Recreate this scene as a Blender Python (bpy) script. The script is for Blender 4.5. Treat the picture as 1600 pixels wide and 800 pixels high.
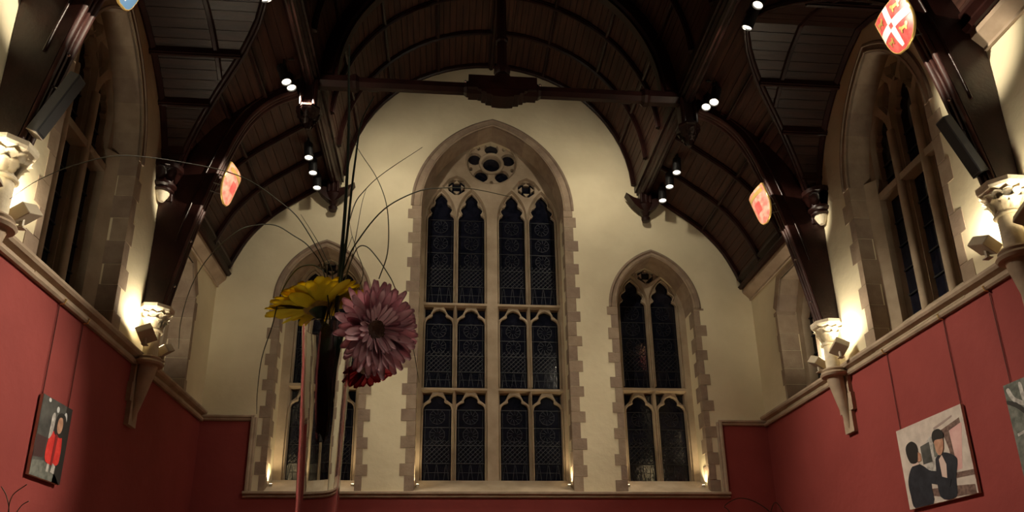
import bpy, bmesh, math, random
from mathutils import Vector, Matrix
from mathutils.geometry import delaunay_2d_cdt
random.seed(7)
SC = bpy.context.scene
COL = SC.collection
for o in list(bpy.data.objects):
    bpy.data.objects.remove(o, do_unlink=True)
PI = math.pi

# ------------------------------------------------------------------ camera
FPX, PITCH, YAW, ROLL = 1155.2, .315, .0921, -.0141
CAM = Vector((-.6863, 0, 1.1))
_sy, _cy, _sp, _cp, _sr, _cr = math.sin(YAW), math.cos(YAW), math.sin(PITCH), math.cos(PITCH), math.sin(ROLL), math.cos(ROLL)
_r = Vector((_cy, -_sy, 0)); FWD = Vector((_sy*_cp, _cy*_cp, _sp)); _u = Vector((-_sy*_sp, -_cy*_sp, _cp))
RGT = _r*_cr + _u*_sr; UPV = _u*_cr - _r*_sr
cam_d = bpy.data.cameras.new('camera'); cam = bpy.data.objects.new('camera', cam_d); COL.objects.link(cam)
cam_d.sensor_fit = 'HORIZONTAL'; cam_d.sensor_width = 36; cam_d.lens = FPX*36/1600
cam_d.shift_y = 200/1600; cam_d.clip_start = .02; cam_d.clip_end = 200
cam.matrix_world = Matrix(((RGT.x, UPV.x, -FWD.x, CAM.x), (RGT.y, UPV.y, -FWD.y, CAM.y), (RGT.z, UPV.z, -FWD.z, CAM.z), (0, 0, 0, 1)))
SC.camera = cam
def pix(u, v, depth):
    """photo pixel -> point at a distance (along the view axis) from the camera"""
    return CAM + (FWD + RGT*((u-800)/FPX) - UPV*((v-600)/FPX))*depth

# ------------------------------------------------------------------ world, exposure, light strengths
w = bpy.data.worlds.new('night_sky'); SC.world = w; w.use_nodes = True
w.node_tree.nodes['Background'].inputs[0].default_value = (.10, .14, .26, 1)
w.node_tree.nodes['Background'].inputs[1].default_value = .03
SC.view_settings.view_transform = 'Standard'; SC.view_settings.look = 'None'
SC.view_settings.gamma = 1; SC.view_settings.use_curve_mapping = False
SC.view_settings.exposure = 0
SC.cycles.use_denoising = True
SC.cycles.caustics_reflective = False; SC.cycles.caustics_refractive = False
SC.cycles.sample_clamp_indirect = 3
SC.cycles.max_bounces = 10; SC.cycles.transmission_bounces = 8
WARM = (1, .87, .66)      # spots and floods
WARM2 = (1, .86, .63)     # uplights
P_COLUMN = 62      # uplights beside the columns
P_JAMB = 22         # uplights in the window jambs
P_GABLE = 108      # added floods behind the tie beam
P_SPOT = 500       # track spots on the purlins

# ------------------------------------------------------------------ sizes (metres)
W, D = 4.2, 10.578               # half width of the hall, distance of the end wall
YB = -5.0                        # wall behind the camera
T1, T2, T3 = 8.246, 5.172, 2.84
DC = (T1+T2)/2                   # middle of the dormer bay
ZC = 3.93                        # lower edge of the cornice on the side walls
RV, ZV = 2.42, 8.0               # upper barrel vault
PX, PZ = 2.53, 7.98              # purlin

# ------------------------------------------------------------------ helpers
def tag(o, label=None, cat=None, group=None, kind=None):
    if label: o['label'] = label
    if cat: o['category'] = cat
    if group: o['group'] = group
    if kind: o['kind'] = kind
    return o
def empty(name, loc=(0, 0, 0), parent=None):
    o = bpy.data.objects.new(name, None); COL.objects.link(o)
    o.location = loc; o.empty_display_size = .05
    if parent: o.parent = parent
    return o
def link(name, me, mat, parent=None):
    o = bpy.data.objects.new(name, me); COL.objects.link(o)
    if mat is not None and len(me.materials) == 0: me.materials.append(mat)
    if parent is not None:
        o.parent = parent
        if parent.type == 'EMPTY' or parent.get('_loc'):
            pass
    return o
def finish(bm, name, mat, parent=None, smooth=None, local=None, doubles=True):
    """bmesh in world space -> object; with a parent at location L the mesh is shifted into its space"""
    if doubles: bmesh.ops.remove_doubles(bm, verts=bm.verts, dist=1e-5)
    bmesh.ops.recalc_face_normals(bm, faces=bm.faces)
    if parent is not None and local is None:
        m = parent_matrix(parent).inverted(); bmesh.ops.transform(bm, matrix=m, verts=bm.verts)
    me = bpy.data.meshes.new(name); bm.to_mesh(me); bm.free()
    if smooth is not None:
        for p in me.polygons: p.use_smooth = True
        me.set_sharp_from_angle(angle=math.radians(smooth))
    return link(name, me, mat, parent)
def parent_matrix(o):
    m = Matrix.LocRotScale(o.location, o.rotation_euler, o.scale)
    return parent_matrix(o.parent) @ m if o.parent else m
def quad(bm, pts):
    vs = [bm.verts.new(p) for p in pts]
    return bm.faces.new(vs)
def add_box(bm, lo, hi, fn=None):
    c = [(x, y, z) for x in (lo[0], hi[0]) for y in (lo[1], hi[1]) for z in (lo[2], hi[2])]
    vs = [bm.verts.new(fn(*p) if fn else p) for p in c]
    for f in ((0, 1, 3, 2), (4, 6, 7, 5), (0, 4, 5, 1), (2, 3, 7, 6), (0, 2, 6, 4), (1, 5, 7, 3)):
        bm.faces.new([vs[i] for i in f])
    return vs
def add_obox(bm, c, ax, ay, az):
    """box about c with half-axis vectors"""
    c = Vector(c); ax, ay, az = Vector(ax), Vector(ay), Vector(az)
    vs = [bm.verts.new(c+ax*i+ay*j+az*k) for i in (-1, 1) for j in (-1, 1) for k in (-1, 1)]
    for f in ((0, 1, 3, 2), (4, 6, 7, 5), (0, 4, 5, 1), (2, 3, 7, 6), (0, 2, 6, 4), (1, 5, 7, 3)):
        bm.faces.new([vs[i] for i in f])
def frames(path):
    out = []; n = len(path); up = None
    for i in range(n):
        t = (Vector(path[min(i+1, n-1)]) - Vector(path[max(i-1, 0)])).normalized()
        if up is None:
            up = Vector((0, 0, 1)) if abs(t.z) < .9 else Vector((1, 0, 0))
        b = t.cross(up).normalized(); up = b.cross(t).normalized()
        out.append((Vector(path[i]), b, up))
    return out
def add_tube(bm, path, rad, seg=8, cap=True, flat=1.0):
    rings = []
    for i, (p, b, u) in enumerate(frames(path)):
        r = rad[i] if isinstance(rad, (list, tuple)) else rad
        rings.append([bm.verts.new(p + b*(math.cos(a)*r) + u*(math.sin(a)*r*flat)) for a in [2*PI*k/seg for k in range(seg)]])
    for a, b in zip(rings, rings[1:]):
        for k in range(seg):
            bm.faces.new((a[k], a[(k+1) % seg], b[(k+1) % seg], b[k]))
    if cap:
        bm.faces.new(rings[0]); bm.faces.new(rings[-1])
def add_lathe(bm, prof, c, seg=24, axis=None, close=False, a0=0, phase=0):
    """prof: (radius, height) list, turned about the vertical line through c (or a matrix axis)"""
    rings = []
    for r, h in prof:
        ring = []
        for k in range(seg):
            a = phase + 2*PI*k/seg
            p = Vector((math.cos(a)*r, math.sin(a)*r, h))
            p = (axis @ p) if axis else p + Vector(c)
            ring.append(bm.verts.new(p))
        rings.append(ring)
    pairs = list(zip(rings, rings[1:])) + ([(rings[-1], rings[0])] if close else [])
    for a, b in pairs:
        for k in range(seg):
            bm.faces.new((a[k], a[(k+1) % seg], b[(k+1) % seg], b[k]))
    if not close:
        if prof[0][0] > 1e-4: bm.faces.new(rings[0])
        if prof[-1][0] > 1e-4: bm.faces.new(rings[-1])
def sweep(bm, prof, path, fn, cap=True):
    """closed 2D profile carried along a list of stations; fn(station, a, b) -> point"""
    rings = [[bm.verts.new(fn(s, a, b)) for a, b in prof] for s in path]
    n = len(prof)
    for p, q in zip(rings, rings[1:]):
        for k in range(n):
            bm.faces.new((p[k], p[(k+1) % n], q[(k+1) % n], q[k]))
    if cap:
        bm.faces.new(rings[0]); bm.faces.new(rings[-1])
def inside(p, loop):
    x, y = p; c = False; n = len(loop); j = n-1
    for i in range(n):
        xi, yi = loop[i]; xj, yj = loop[j]
        if (yi > y) != (yj > y) and x < (xj-xi)*(y-yi)/(yj-yi)+xi: c = not c
        j = i
    return c
def tris(loops):
    vs = []; es = []
    for lp in loops:
        b = len(vs); n = len(lp)
        vs += [Vector(p) for p in lp]; es += [(b+i, b+(i+1) % n) for i in range(n)]
    v, e, f, *_ = delaunay_2d_cdt(vs, es, [], 0, 1e-6)
    keep = []
    for t in f:
        c = sum((v[i] for i in t), Vector((0, 0)))/len(t)
        if sum(inside(c, lp) for lp in loops) % 2 == 1: keep.append(t)
    return v, keep
def offset(loop, d):
    """move a closed loop outward by d (inward when negative)"""
    n = len(loop); area = sum(loop[i][0]*loop[(i+1) % n][1]-loop[(i+1) % n][0]*loop[i][1] for i in range(n))
    s = 1 if area > 0 else -1; out = []
    for i in range(n):
        a, b, c = Vector(loop[i-1]), Vector(loop[i]), Vector(loop[(i+1) % n])
        e1 = (b-a); e2 = (c-b)
        n1 = Vector((e1.y, -e1.x)).normalized() if e1.length > 1e-9 else Vector((0, 0))
        n2 = Vector((e2.y, -e2.x)).normalized() if e2.length > 1e-9 else Vector((0, 0))
        m = n1+n2
        m = m.normalized()/max(.6, m.normalized().dot(n1)) if m.length > 1e-6 else n1
        out.append(tuple(b+m*d*s))
    return out
def add_plate(bm, loops, fn, d0, d1, cham=0.0, back=True):
    """plate with holes; fn(a, b, depth) -> point; holes open by cham towards the front"""
    ncl = [loops[0]] + [offset(h, cham) for h in loops[1:]] if cham else loops
    for lps, d in ((ncl, d0), (loops, d1)):
        if d == d1 and not back: continue
        v, f = tris(lps); vs = [bm.verts.new(fn(p.x, p.y, d)) for p in v]
        for t in f: bm.faces.new([vs[i] for i in t])
    for a, b in zip(ncl, loops):
        n = len(a)
        va = [bm.verts.new(fn(p[0], p[1], d0)) for p in a]; vb = [bm.verts.new(fn(p[0], p[1], d1)) for p in b]
        for i in range(n):
            j = (i+1) % n; bm.faces.new((va[i], va[j], vb[j], vb[i]))
def arch(cx, hw, z0, zs, za, n=10):
    """two-centred arch opening, counter-clockwise from lower left"""
    h = za-zs; R = (hw*hw+h*h)/(2*hw); c = R-hw; pts = [(cx-hw, z0), (cx+hw, z0), (cx+hw, zs)]
    a1 = math.atan2(h, c)
    right = [(cx-c+R*math.cos(a1*i/n), zs+R*math.sin(a1*i/n)) for i in range(1, n)]
    return pts + right + [(cx, za)] + [(2*cx-x, z) for x, z in reversed(right)] + [(cx-hw, zs)]
TRE = [(1, 0), (.98, .14), (.9, .27), (.76, .38), (.58, .45), (.50, .49), (.53, .55), (.52, .67), (.43, .80), (.25, .92), (0, 1)]
CINQ = [(1, 0), (.98, .07), (.87, .13), (.76, .16), (.72, .19), (.80, .24), (.87, .33), (.83, .42), (.70, .49), (.56, .53), (.49, .56), (.49, .60), (.53, .67), (.48, .76), (.32, .87), (.14, .95), (0, 1)]
def light_loop(cx, hw, z0, zs, za, prof):
    h = za-zs; R = [(cx+u*hw, zs+v*h) for u, v in prof]
    return [(cx-hw, z0), (cx+hw, z0)] + R + [(2*cx-x, z) for x, z in reversed(R[:-1])]
def circle(cx, cz, r, n=20, ph=0):
    return [(cx+r*math.cos(ph+2*PI*i/n), cz+r*math.sin(ph+2*PI*i/n)) for i in range(n)]
def foil(cx, cz, r, k, ph=0, lobe=.52, n=9):
    """k-lobed foil"""
    pts = []
    for i in range(k):
        a = ph+2*PI*i/k; c = (cx+math.cos(a)*r*(1-lobe), cz+math.sin(a)*r*(1-lobe))
        for j in range(n):
            b = a-PI*.62+PI*1.24*j/(n-1); pts.append((c[0]+math.cos(b)*r*lobe, c[1]+math.sin(b)*r*lobe))
    return pts
def endw(a, b, d): return (a, D+d, b)
def rightw(a, b, d): return (W+d, a, b)
def leftw(a, b, d): return (-W-d, a, b)
def copy_tree(o, parent=None):
    c = o.copy(); COL.objects.link(c); c.parent = parent
    for ch in list(o.children): copy_tree(ch, c)
    return c

# ------------------------------------------------------------------ materials
def nodes(name):
    m = bpy.data.materials.new(name); m.use_nodes = True; nt = m.node_tree
    return m, nt, nt.nodes['Principled BSDF']
def setp(b, col=None, rough=None, metal=None, spec=None):
    if col: b.inputs['Base Color'].default_value = (*col, 1)
    if rough is not None: b.inputs['Roughness'].default_value = rough
    if metal is not None: b.inputs['Metallic'].default_value = metal
    if spec is not None: b.inputs['Specular IOR Level'].default_value = spec
def noisy(name, c1, c2, scale=6, rough=.7, bump=.15, bscale=40, stretch=(1, 1, 1), spec=.4, detail=6, lo=.35, hi=.65, bdist=.01):
    m, nt, b = nodes(name); N = nt.nodes; L = nt.links
    tc = N.new('ShaderNodeTexCoord'); mp = N.new('ShaderNodeMapping'); mp.inputs['Scale'].default_value = stretch
    L.new(tc.outputs['Object'], mp.inputs[0])
    nz = N.new('ShaderNodeTexNoise'); nz.inputs['Scale'].default_value = scale; nz.inputs['Detail'].default_value = detail
    L.new(mp.outputs[0], nz.inputs['Vector'])
    rp = N.new('ShaderNodeValToRGB'); rp.color_ramp.elements[0].position = lo; rp.color_ramp.elements[1].position = hi
    rp.color_ramp.elements[0].color = (*c1, 1); rp.color_ramp.elements[1].color = (*c2, 1)
    L.new(nz.outputs['Fac'], rp.inputs[0]); L.new(rp.outputs[0], b.inputs['Base Color'])
    setp(b, rough=rough, spec=spec)
    if bump:
        n2 = N.new('ShaderNodeTexNoise'); n2.inputs['Scale'].default_value = bscale; n2.inputs['Detail'].default_value = 4
        L.new(mp.outputs[0], n2.inputs['Vector'])
        bp = N.new('ShaderNodeBump'); bp.inputs['Strength'].default_value = bump; bp.inputs['Distance'].default_value = bdist
        L.new(n2.outputs['Fac'], bp.inputs['Height']); L.new(bp.outputs[0], b.inputs['Normal'])
    return m
def plain(name, col, rough=.5, metal=0, spec=.5):
    m, nt, b = nodes(name); setp(b, col, rough, metal, spec); return m
def emit(name, col, s):
    m, nt, b = nodes(name); setp(b, (.8, .8, .8), .4)
    b.inputs['Emission Color'].default_value = (*col, 1); b.inputs['Emission Strength'].default_value = s
    return m
def wall_paint():
    """cream plaster above the mouldings, dark red paint below them"""
    m, nt, b = nodes('painted_plaster'); N = nt.nodes; L = nt.links
    g = N.new('ShaderNodeNewGeometry'); sx = N.new('ShaderNodeSeparateXYZ'); L.new(g.outputs['Position'], sx.inputs[0])
    def math_(op, a, bb):
        n = N.new('ShaderNodeMath'); n.operation = op
        for i, v in enumerate((a, bb)):
            if v is None: continue
            if isinstance(v, (int, float)): n.inputs[i].default_value = v
            else: L.new(v, n.inputs[i])
        return n.outputs[0]
    ax = math_('ABSOLUTE', sx.outputs[0], None)
    side = math_('GREATER_THAN', ax, 3.46)
    z0 = math_('LESS_THAN', sx.outputs[2], 2.85)
    z1 = math_('MULTIPLY', side, math_('LESS_THAN', sx.outputs[2], 3.95))
    red = math_('MAXIMUM', z0, z1)
    nz = N.new('ShaderNodeTexNoise'); nz.inputs['Scale'].default_value = 2.2; nz.inputs['Detail'].default_value = 5
    L.new(g.outputs['Position'], nz.inputs['Vector'])
    def ramp(c1, c2):
        r = N.new('ShaderNodeValToRGB'); r.color_ramp.elements[0].position = .35; r.color_ramp.elements[1].position = .65
        r.color_ramp.elements[0].color = (*c1, 1); r.color_ramp.elements[1].color = (*c2, 1); L.new(nz.outputs['Fac'], r.inputs[0]); return r.outputs[0]
    mx = N.new('ShaderNodeMix'); mx.data_type = 'RGBA'
    L.new(red, mx.inputs[0]); L.new(ramp((.70, .62, .43), (.76, .68, .48)), mx.inputs[6]); L.new(ramp((.25, .045, .042), (.28, .052, .048)), mx.inputs[7])
    L.new(mx.outputs[2], b.inputs['Base Color']); setp(b, rough=.75, spec=.25)
    n2 = N.new('ShaderNodeTexNoise'); n2.inputs['Scale'].default_value = 9; n2.inputs['Detail'].default_value = 7; L.new(g.outputs['Position'], n2.inputs['Vector'])
    bp = N.new('ShaderNodeBump'); bp.inputs['Strength'].default_value = .25; bp.inputs['Distance'].default_value = .02
    L.new(n2.outputs['Fac'], bp.inputs['Height']); L.new(bp.outputs[0], b.inputs['Normal'])
    return m
M = dict(
    wall=wall_paint(),
    stone=noisy('buff_stone', (.32, .25, .175), (.43, .345, .25), 3.5, .85, .35, 30, spec=.2),
    quoin_a=noisy('quoin_stone_a', (.27, .20, .145), (.34, .262, .19), 7, .85, .35, 30, spec=.2),
    quoin_b=noisy('quoin_stone_b', (.30, .225, .16), (.375, .29, .21), 7, .85, .35, 30, spec=.2),
    quoin_c=noisy('quoin_stone_c', (.245, .18, .135), (.315, .24, .18), 7, .85, .35, 30, spec=.2),
    pale=noisy('pale_stone', (.62, .54, .40), (.76, .68, .52), 12, .8, .3, 50, spec=.2),
    mould=noisy('moulding_stone', (.33, .25, .18), (.44, .34, .25), 5, .7, .2, 40, spec=.3),
    timber=noisy('dark_oak', (.012, .0036, .0030), (.024, .0075, .0060), 5, .33, .2, 30, (1, 1, 1), .3),
    boards=noisy('stained_boards', (.026, .0115, .009), (.062, .026, .018), 3, .42, .25, 14, (8, .6, 8), .22),
    boards_x=noisy('stained_boards_cross', (.016, .007, .005), (.036, .015, .010), 3, .34, .25, 14, (.6, 8, 8), .35),
    matt=noisy('waxed_oak', (.040, .014, .012), (.070, .026, .022), 5, .5, .2, 30, spec=.35),
    glass=noisy('night_glass', (.004, .005, .010), (.010, .011, .020), 14, .06, .25, 22, spec=.5, bdist=.004),
    lead=plain('lead_came', (.026, .026, .030), .5, .4),
    iron=plain('black_iron', (.012, .012, .013), .45, .4),
    black=plain('black_enamel', (.010, .010, .011), .4),
    lens=emit('spot_lens', (1, .9, .72), 4),
    lamp=emit('uplight_lens', (1, .82, .52), 14),
    fixture=plain('fawn_enamel', (.42, .36, .27), .5),
    steel=plain('bright_steel', (.7, .7, .7), .2, 1),
    floor=noisy('oak_floor', (.10, .05, .025), (.20, .10, .05), 3, .4, .1, 30, (1, 10, 1)),
    linen=plain('white_linen', (.75, .73, .70), .8),
    gold=plain('gilding', (.80, .55, .18), .35, .6),
    red=noisy('shield_red', (.55, .06, .06), (.78, .14, .13), 18, .35, 0),
    salmon=noisy('shield_salmon', (.70, .16, .14), (.92, .42, .34), 14, .35, 0),
    white=plain('shield_white', (.82, .80, .80), .4),
    blue=plain('shield_blue', (.10, .22, .42), .4),
    cord=plain('dark_red_cord', (.10, .018, .016), .6),
    stem=noisy('green_stem', (.018, .05, .022), (.035, .085, .04), 20, .45, 0),
    stalk=noisy('dark_stalk', (.010, .020, .014), (.020, .034, .024), 20, .4, 0),
    blade=noisy('grass_blade', (.030, .035, .012), (.060, .055, .022), 20, .5, 0),
    leafm=noisy('dark_leaf', (.012, .030, .020), (.026, .055, .036), 12, .2, 0),
    yellow=noisy('yellow_petal', (.80, .58, .012), (.92, .72, .03), 30, .55, 0),
    pink=noisy('pink_petal', (.76, .40, .48), (.90, .58, .64), 30, .55, 0),
    crimson=noisy('red_petal', (.50, .015, .03), (.68, .04, .05), 30, .55, 0),
    heart=noisy('flower_heart', (.06, .03, .025), (.16, .08, .05), 60, .8, .5, 120),
    heart_y=noisy('flower_heart_yellow', (.30, .17, .03), (.45, .28, .05), 60, .8, .5, 120),
    paper=noisy('canvas_ground', (.50, .43, .39), (.64, .56, .51), 9, .8, .2, 120),
    suit=noisy('paint_navy', (.008, .010, .018), (.022, .024, .036), 12, .6, 0),
    hair=plain('paint_black', (.010, .008, .008), .6),
    skin=noisy('paint_skin', (.40, .20, .13), (.56, .32, .22), 20, .6, 0),
    shirt=plain('paint_pale', (.66, .50, .45), .6),
    pinkp=noisy('paint_pink', (.62, .34, .33), (.72, .46, .44), 8, .6, 0),
    brownp=noisy('paint_brown', (.10, .055, .045), (.22, .14, .12), 25, .6, 0),
    greyp=noisy('paint_grey', (.30, .28, .27), (.60, .58, .56), 22, .6, 0),
    slate=noisy('paint_slate', (.035, .035, .035), (.10, .10, .095), 6, .6, 0),
    slate2=noisy('paint_grey_green', (.07, .08, .07), (.19, .20, .18), 14, .6, 0),
    coat=noisy('paint_red_coat', (.55, .015, .015), (.75, .05, .04), 14, .6, 0),
    edge=plain('raw_canvas_edge', (.74, .66, .55), .8),
)
def glass_mat():
    m, nt, b = nodes('clear_glass'); setp(b, (.96, .98, .98), .01)
    b.inputs['Transmission Weight'].default_value = 1; b.inputs['IOR'].default_value = 1.45
    return m
M['clear'] = glass_mat()
QS = [M['quoin_a'], M['quoin_b'], M['quoin_c']]

# ------------------------------------------------------------------ cove and dormer curves
COVE = [(4.08, 6.38), (3.98, 6.62), (3.84, 6.90), (3.64, 7.17), (3.40, 7.41), (3.10, 7.64), (2.80, 7.86), (2.64, 7.96)]
DORM = [(1.47, 6.05), (1.44, 6.35), (1.37, 6.64), (1.24, 6.94), (1.05, 7.22), (.82, 7.45), (.58, 7.62), (.30, 7.77), (0, 7.87)]
def lerp_tab(tab, key, k):
    for a, b in zip(tab, tab[1:]):
        lo, hi = sorted((a[key], b[key]))
        if lo <= k <= hi:
            t = (k-a[key])/(b[key]-a[key]); return a[1-key]+(b[1-key]-a[1-key])*t
    return tab[0][1-key] if abs(k-tab[0][key]) < abs(k-tab[-1][key]) else tab[-1][1-key]
def resample(pts, n):
    seg = [math.dist(a, b) for a, b in zip(pts, pts[1:])]; tot = sum(seg); out = []
    for i in range(n+1):
        s = tot*i/n
        for (a, b), l in zip(zip(pts, pts[1:]), seg):
            if s <= l+1e-9:
                t = s/l; out.append((a[0]+(b[0]-a[0])*t, a[1]+(b[1]-a[1])*t)); break
            s -= l
        else: out.append(pts[-1])
    return out
def smooth_curve(pts, n=4):
    """Catmull-Rom through 2D/3D points"""
    P = [Vector(p) for p in pts]; P = [P[0]*2-P[1]] + P + [P[-1]*2-P[-2]]; out = []
    for i in range(1, len(P)-2):
        a, b, c, d = P[i-1:i+3]
        for k in range(n):
            t = k/n
            out.append(.5*((2*b)+(c-a)*t+(2*a-5*b+4*c-d)*t*t+(3*b-a-3*c+d)*t**3))
    out.append(P[-2]); return out
COVE = [tuple(p) for p in smooth_curve([Vector((*p, 0)).to_2d() if False else Vector((p[0], p[1])) for p in COVE], 3)]
DORM = [tuple(p) for p in smooth_curve([Vector(p) for p in DORM], 4)]
def cove_x(z): return lerp_tab(COVE, 1, z)
def dorm_y(z): return max(0.0, lerp_tab(DORM, 1, z)) if z <= DORM[-1][1] else 0.0

# ================================================================== SETTING
# ---- floor
bm = bmesh.new(); add_box(bm, (-W-.6, YB-.6, -.2), (W+.6, D+.8, 0))
tag(finish(bm, 'floor', M['floor']), 'dark oak floor of the dining hall', 'floor', kind='structure')

# ---- end wall with three openings
CXW = .02
def arris_loop(k):
    return {1: arch(CXW, 1.165, 2.93, 7.58, 9.17, 14), 2: arch(-2.60, .625, 2.93, 5.88, 6.79, 12), 3: arch(2.60, .625, 2.93, 5.88, 6.79, 12)}[k]
bm = bmesh.new()
add_plate(bm, [[(-W-.5, 0), (W+.5, 0), (W+.5, 11.2), (-W-.5, 11.2)]] + [arris_loop(k) for k in (1, 2, 3)], endw, 0, .62)
tag(finish(bm, 'wall_end', M['wall']), 'cream plastered gable wall with dark red paint along its foot', 'wall', kind='structure')

# ---- side walls
SW = dict(c=DC+.03, hw=.76, z0=4.02, zs=6.15, za=7.50)      # dormer windows
NW = dict(c=9.27, hw=.50, z0=4.02, z1=5.92)                 # narrow windows of the end bay
def narrow_loop(g=0):
    c, h, z0, z1 = NW['c'], NW['hw']+g, NW['z0'], NW['z1']+g
    return [(c-h, z0), (c+h, z0), (c+h, z1-.42), (c+h-.12, z1-.20), (c+h-.22, z1), (c-h+.22, z1), (c-h+.12, z1-.20), (c-h, z1-.42)]
top = [(YB-.5, 0), (D, 0), (D, 6.4)] + [(DC+y, z) for y, z in DORM] + [(DC-y, z) for y, z in reversed(DORM[:-1])] + [(YB-.5, 6.4)]
top = [(YB-.5, 0), (D, 0), (D, 6.4), (DC+1.47, 6.4)] + [(DC+y, z) for y, z in DORM if z > 6.42] + [(DC-y, z) for y, z in reversed(DORM[:-1]) if z > 6.42] + [(DC-1.47, 6.4), (YB-.5, 6.4)]
for nm, fn, lab in (('wall_left', leftw, 'left'), ('wall_right', rightw, 'right')):
    bm = bmesh.new()
    add_plate(bm, [top, arch(SW['c'], SW['hw'], SW['z0'], SW['zs'], SW['za'], 12), narrow_loop()], fn, 0, .5)
    tag(finish(bm, nm, M['wall']), f'{lab} side wall, cream plaster above red paint', 'wall', kind='structure')
bm = bmesh.new(); add_box(bm, (-W-.5, YB-.5, 0), (W+.5, YB, 11.2))
tag(finish(bm, 'wall_back', M['wall']), 'plastered wall at the back of the hall', 'wall', kind='structure')

# ---- cornices and sill courses
CORN = [(-.05, 0), (.035, 0), (.05, .02), (.05, .045), (.025, .06), (.025, .075), (.075, .10), (.09, .125), (.09, .15), (.04, .165), (-.05, .175)]
nt_ = 0
def trim(bm, label):
    global nt_; nt_ += 1
    return tag(finish(bm, f'trim_{nt_}', M['mould']), label, 'moulding', kind='structure')
for s, lab in ((-1, 'left'), (1, 'right')):
    bm = bmesh.new()
    sweep(bm, CORN, [YB, D], lambda y, a, b, s=s: (s*(W-a), y, ZC+b))
    trim(bm, f'moulded stone cornice along the top of the red paint, {lab} wall')
END = [(-.05, 0), (.02, 0), (.035, .015), (.035, .035), (.055, .05), (.055, .075), (.02, .09), (-.05, .095)]
for s, lab in ((-1, 'left'), (1, 'right')):
    bm = bmesh.new()
    sweep(bm, END, [s*W, s*3.44], lambda x, a, b: (x, D-a, ZC+.01+b))
    trim(bm, f'short cornice on the gable wall, {lab} corner')
    bm = bmesh.new()
    sweep(bm, END, [2.90, ZC+.06], lambda z, a, b, s=s: (s*(3.40+b), D-a, z))
    trim(bm, f'upright stone moulding beside the {lab} gable window')
bm = bmesh.new()
sweep(bm, [(-.05, 0), (.025, 0), (.045, .015), (.03, .035), (.075, .055), (.075, .085), (.02, .10), (-.05, .10)], [-3.50, 3.50], lambda x, a, b: (x, D-a, 2.83+b))
trim(bm, 'long sill course under the three gable windows')
# wall plates under the coves (stone moulding, then the timber plate)
PLATE = [(-.05, 0), (.03, 0), (.03, .03), (.10, .10), (.13, .13), (.13, .19), (-.05, .19)]
TPLATE = [(-.05, .19), (.17, .19), (.20, .23), (.15, .27), (.15, .31), (.20, .36), (.20, .40), (-.05, .42)]
for s, lab in ((-1, 'left'), (1, 'right')):
    for y0, y1, bay in ((T1, D, 'end bay'), (YB, T2, 'near bay')):
        bm = bmesh.new(); sweep(bm, PLATE, [y0, y1], lambda y, a, b, s=s: (s*(W-a), y, 6.04+b))
        trim(bm, f'cream stone moulding under the {lab} eaves, {bay}')
        bm = bmesh.new(); sweep(bm, TPLATE, [y0, y1], lambda y, a, b, s=s: (s*(W-a), y, 6.04+b))
        nt_ += 1
        tag(finish(bm, f'trim_{nt_}', M['timber']), f'dark timber wall plate above the {lab} eaves moulding, {bay}', 'wall plate', kind='structure')

# ================================================================== CEILING
ceil = empty('ceiling'); tag(ceil, 'dark boarded wagon roof with coves and moulded ribs', 'ceiling', kind='structure')
def board(bm, p0, p1, p2, p3, nrm, th=.012):
    """thin board: four corners and a normal pointing into the room"""
    n = Vector(nrm)*th; P = [Vector(p) for p in (p0, p1, p2, p3)]
    a = [bm.verts.new(p) for p in P]; c = sum(P, Vector())/4
    b = [bm.verts.new(p+n) for p in P]
    bm.faces.new(b)
    for i in range(4): bm.faces.new((a[i], a[(i+1) % 4], b[(i+1) % 4], b[i]))
def vault_pt(th, y, R=RV): return Vector((R*math.cos(th), y, ZV+R*math.sin(th)))
# outer skin of the whole roof
bm = bmesh.new()
ths = [math.radians(2+176*i/40) for i in range(41)]
for a, b in zip(ths, ths[1:]):
    quad(bm, [vault_pt(a, YB, RV+.02), vault_pt(b, YB, RV+.02), vault_pt(b, D, RV+.02), vault_pt(a, D, RV+.02)])
finish(bm, 'vault_skin', M['boards'], ceil)
for s in (-1, 1):
    bm = bmesh.new()
    for (x0, z0), (x1, z1) in zip(COVE, COVE[1:]):
        for ya, yb in ((YB, T2), (T1, D)):
            quad(bm, [(s*(x0+.02), ya, z0+.02), (s*(x1+.02), ya, z1+.02), (s*(x1+.02), yb, z1+.02), (s*(x0+.02), yb, z0+.02)])
        q0, q1 = dorm_y(z0), dorm_y(z1)
        for sg, T in ((1, T1), (-1, T2)):
            quad(bm, [(s*(x0+.02), DC+sg*q0, z0+.02), (s*(x1+.02), DC+sg*q1, z1+.02), (s*(x1+.02), T, z1+.02), (s*(x0+.02), T, z0+.02)])
    finish(bm, 'cove_skin', M['boards'], ceil)
    bm = bmesh.new()
    for (y0, z0), (y1, z1) in zip(DORM, DORM[1:]):
        for sg in (1, -1):
            quad(bm, [(s*(W+.1), DC+sg*y0, z0+.03), (s*(W+.1), DC+sg*y1, z1+.03), (s*(cove_x(z1)), DC+sg*y1, z1+.03), (s*(cove_x(z0)), DC+sg*y0, z0+.03)])
    finish(bm, 'dormer_skin', M['boards'], ceil)
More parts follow.
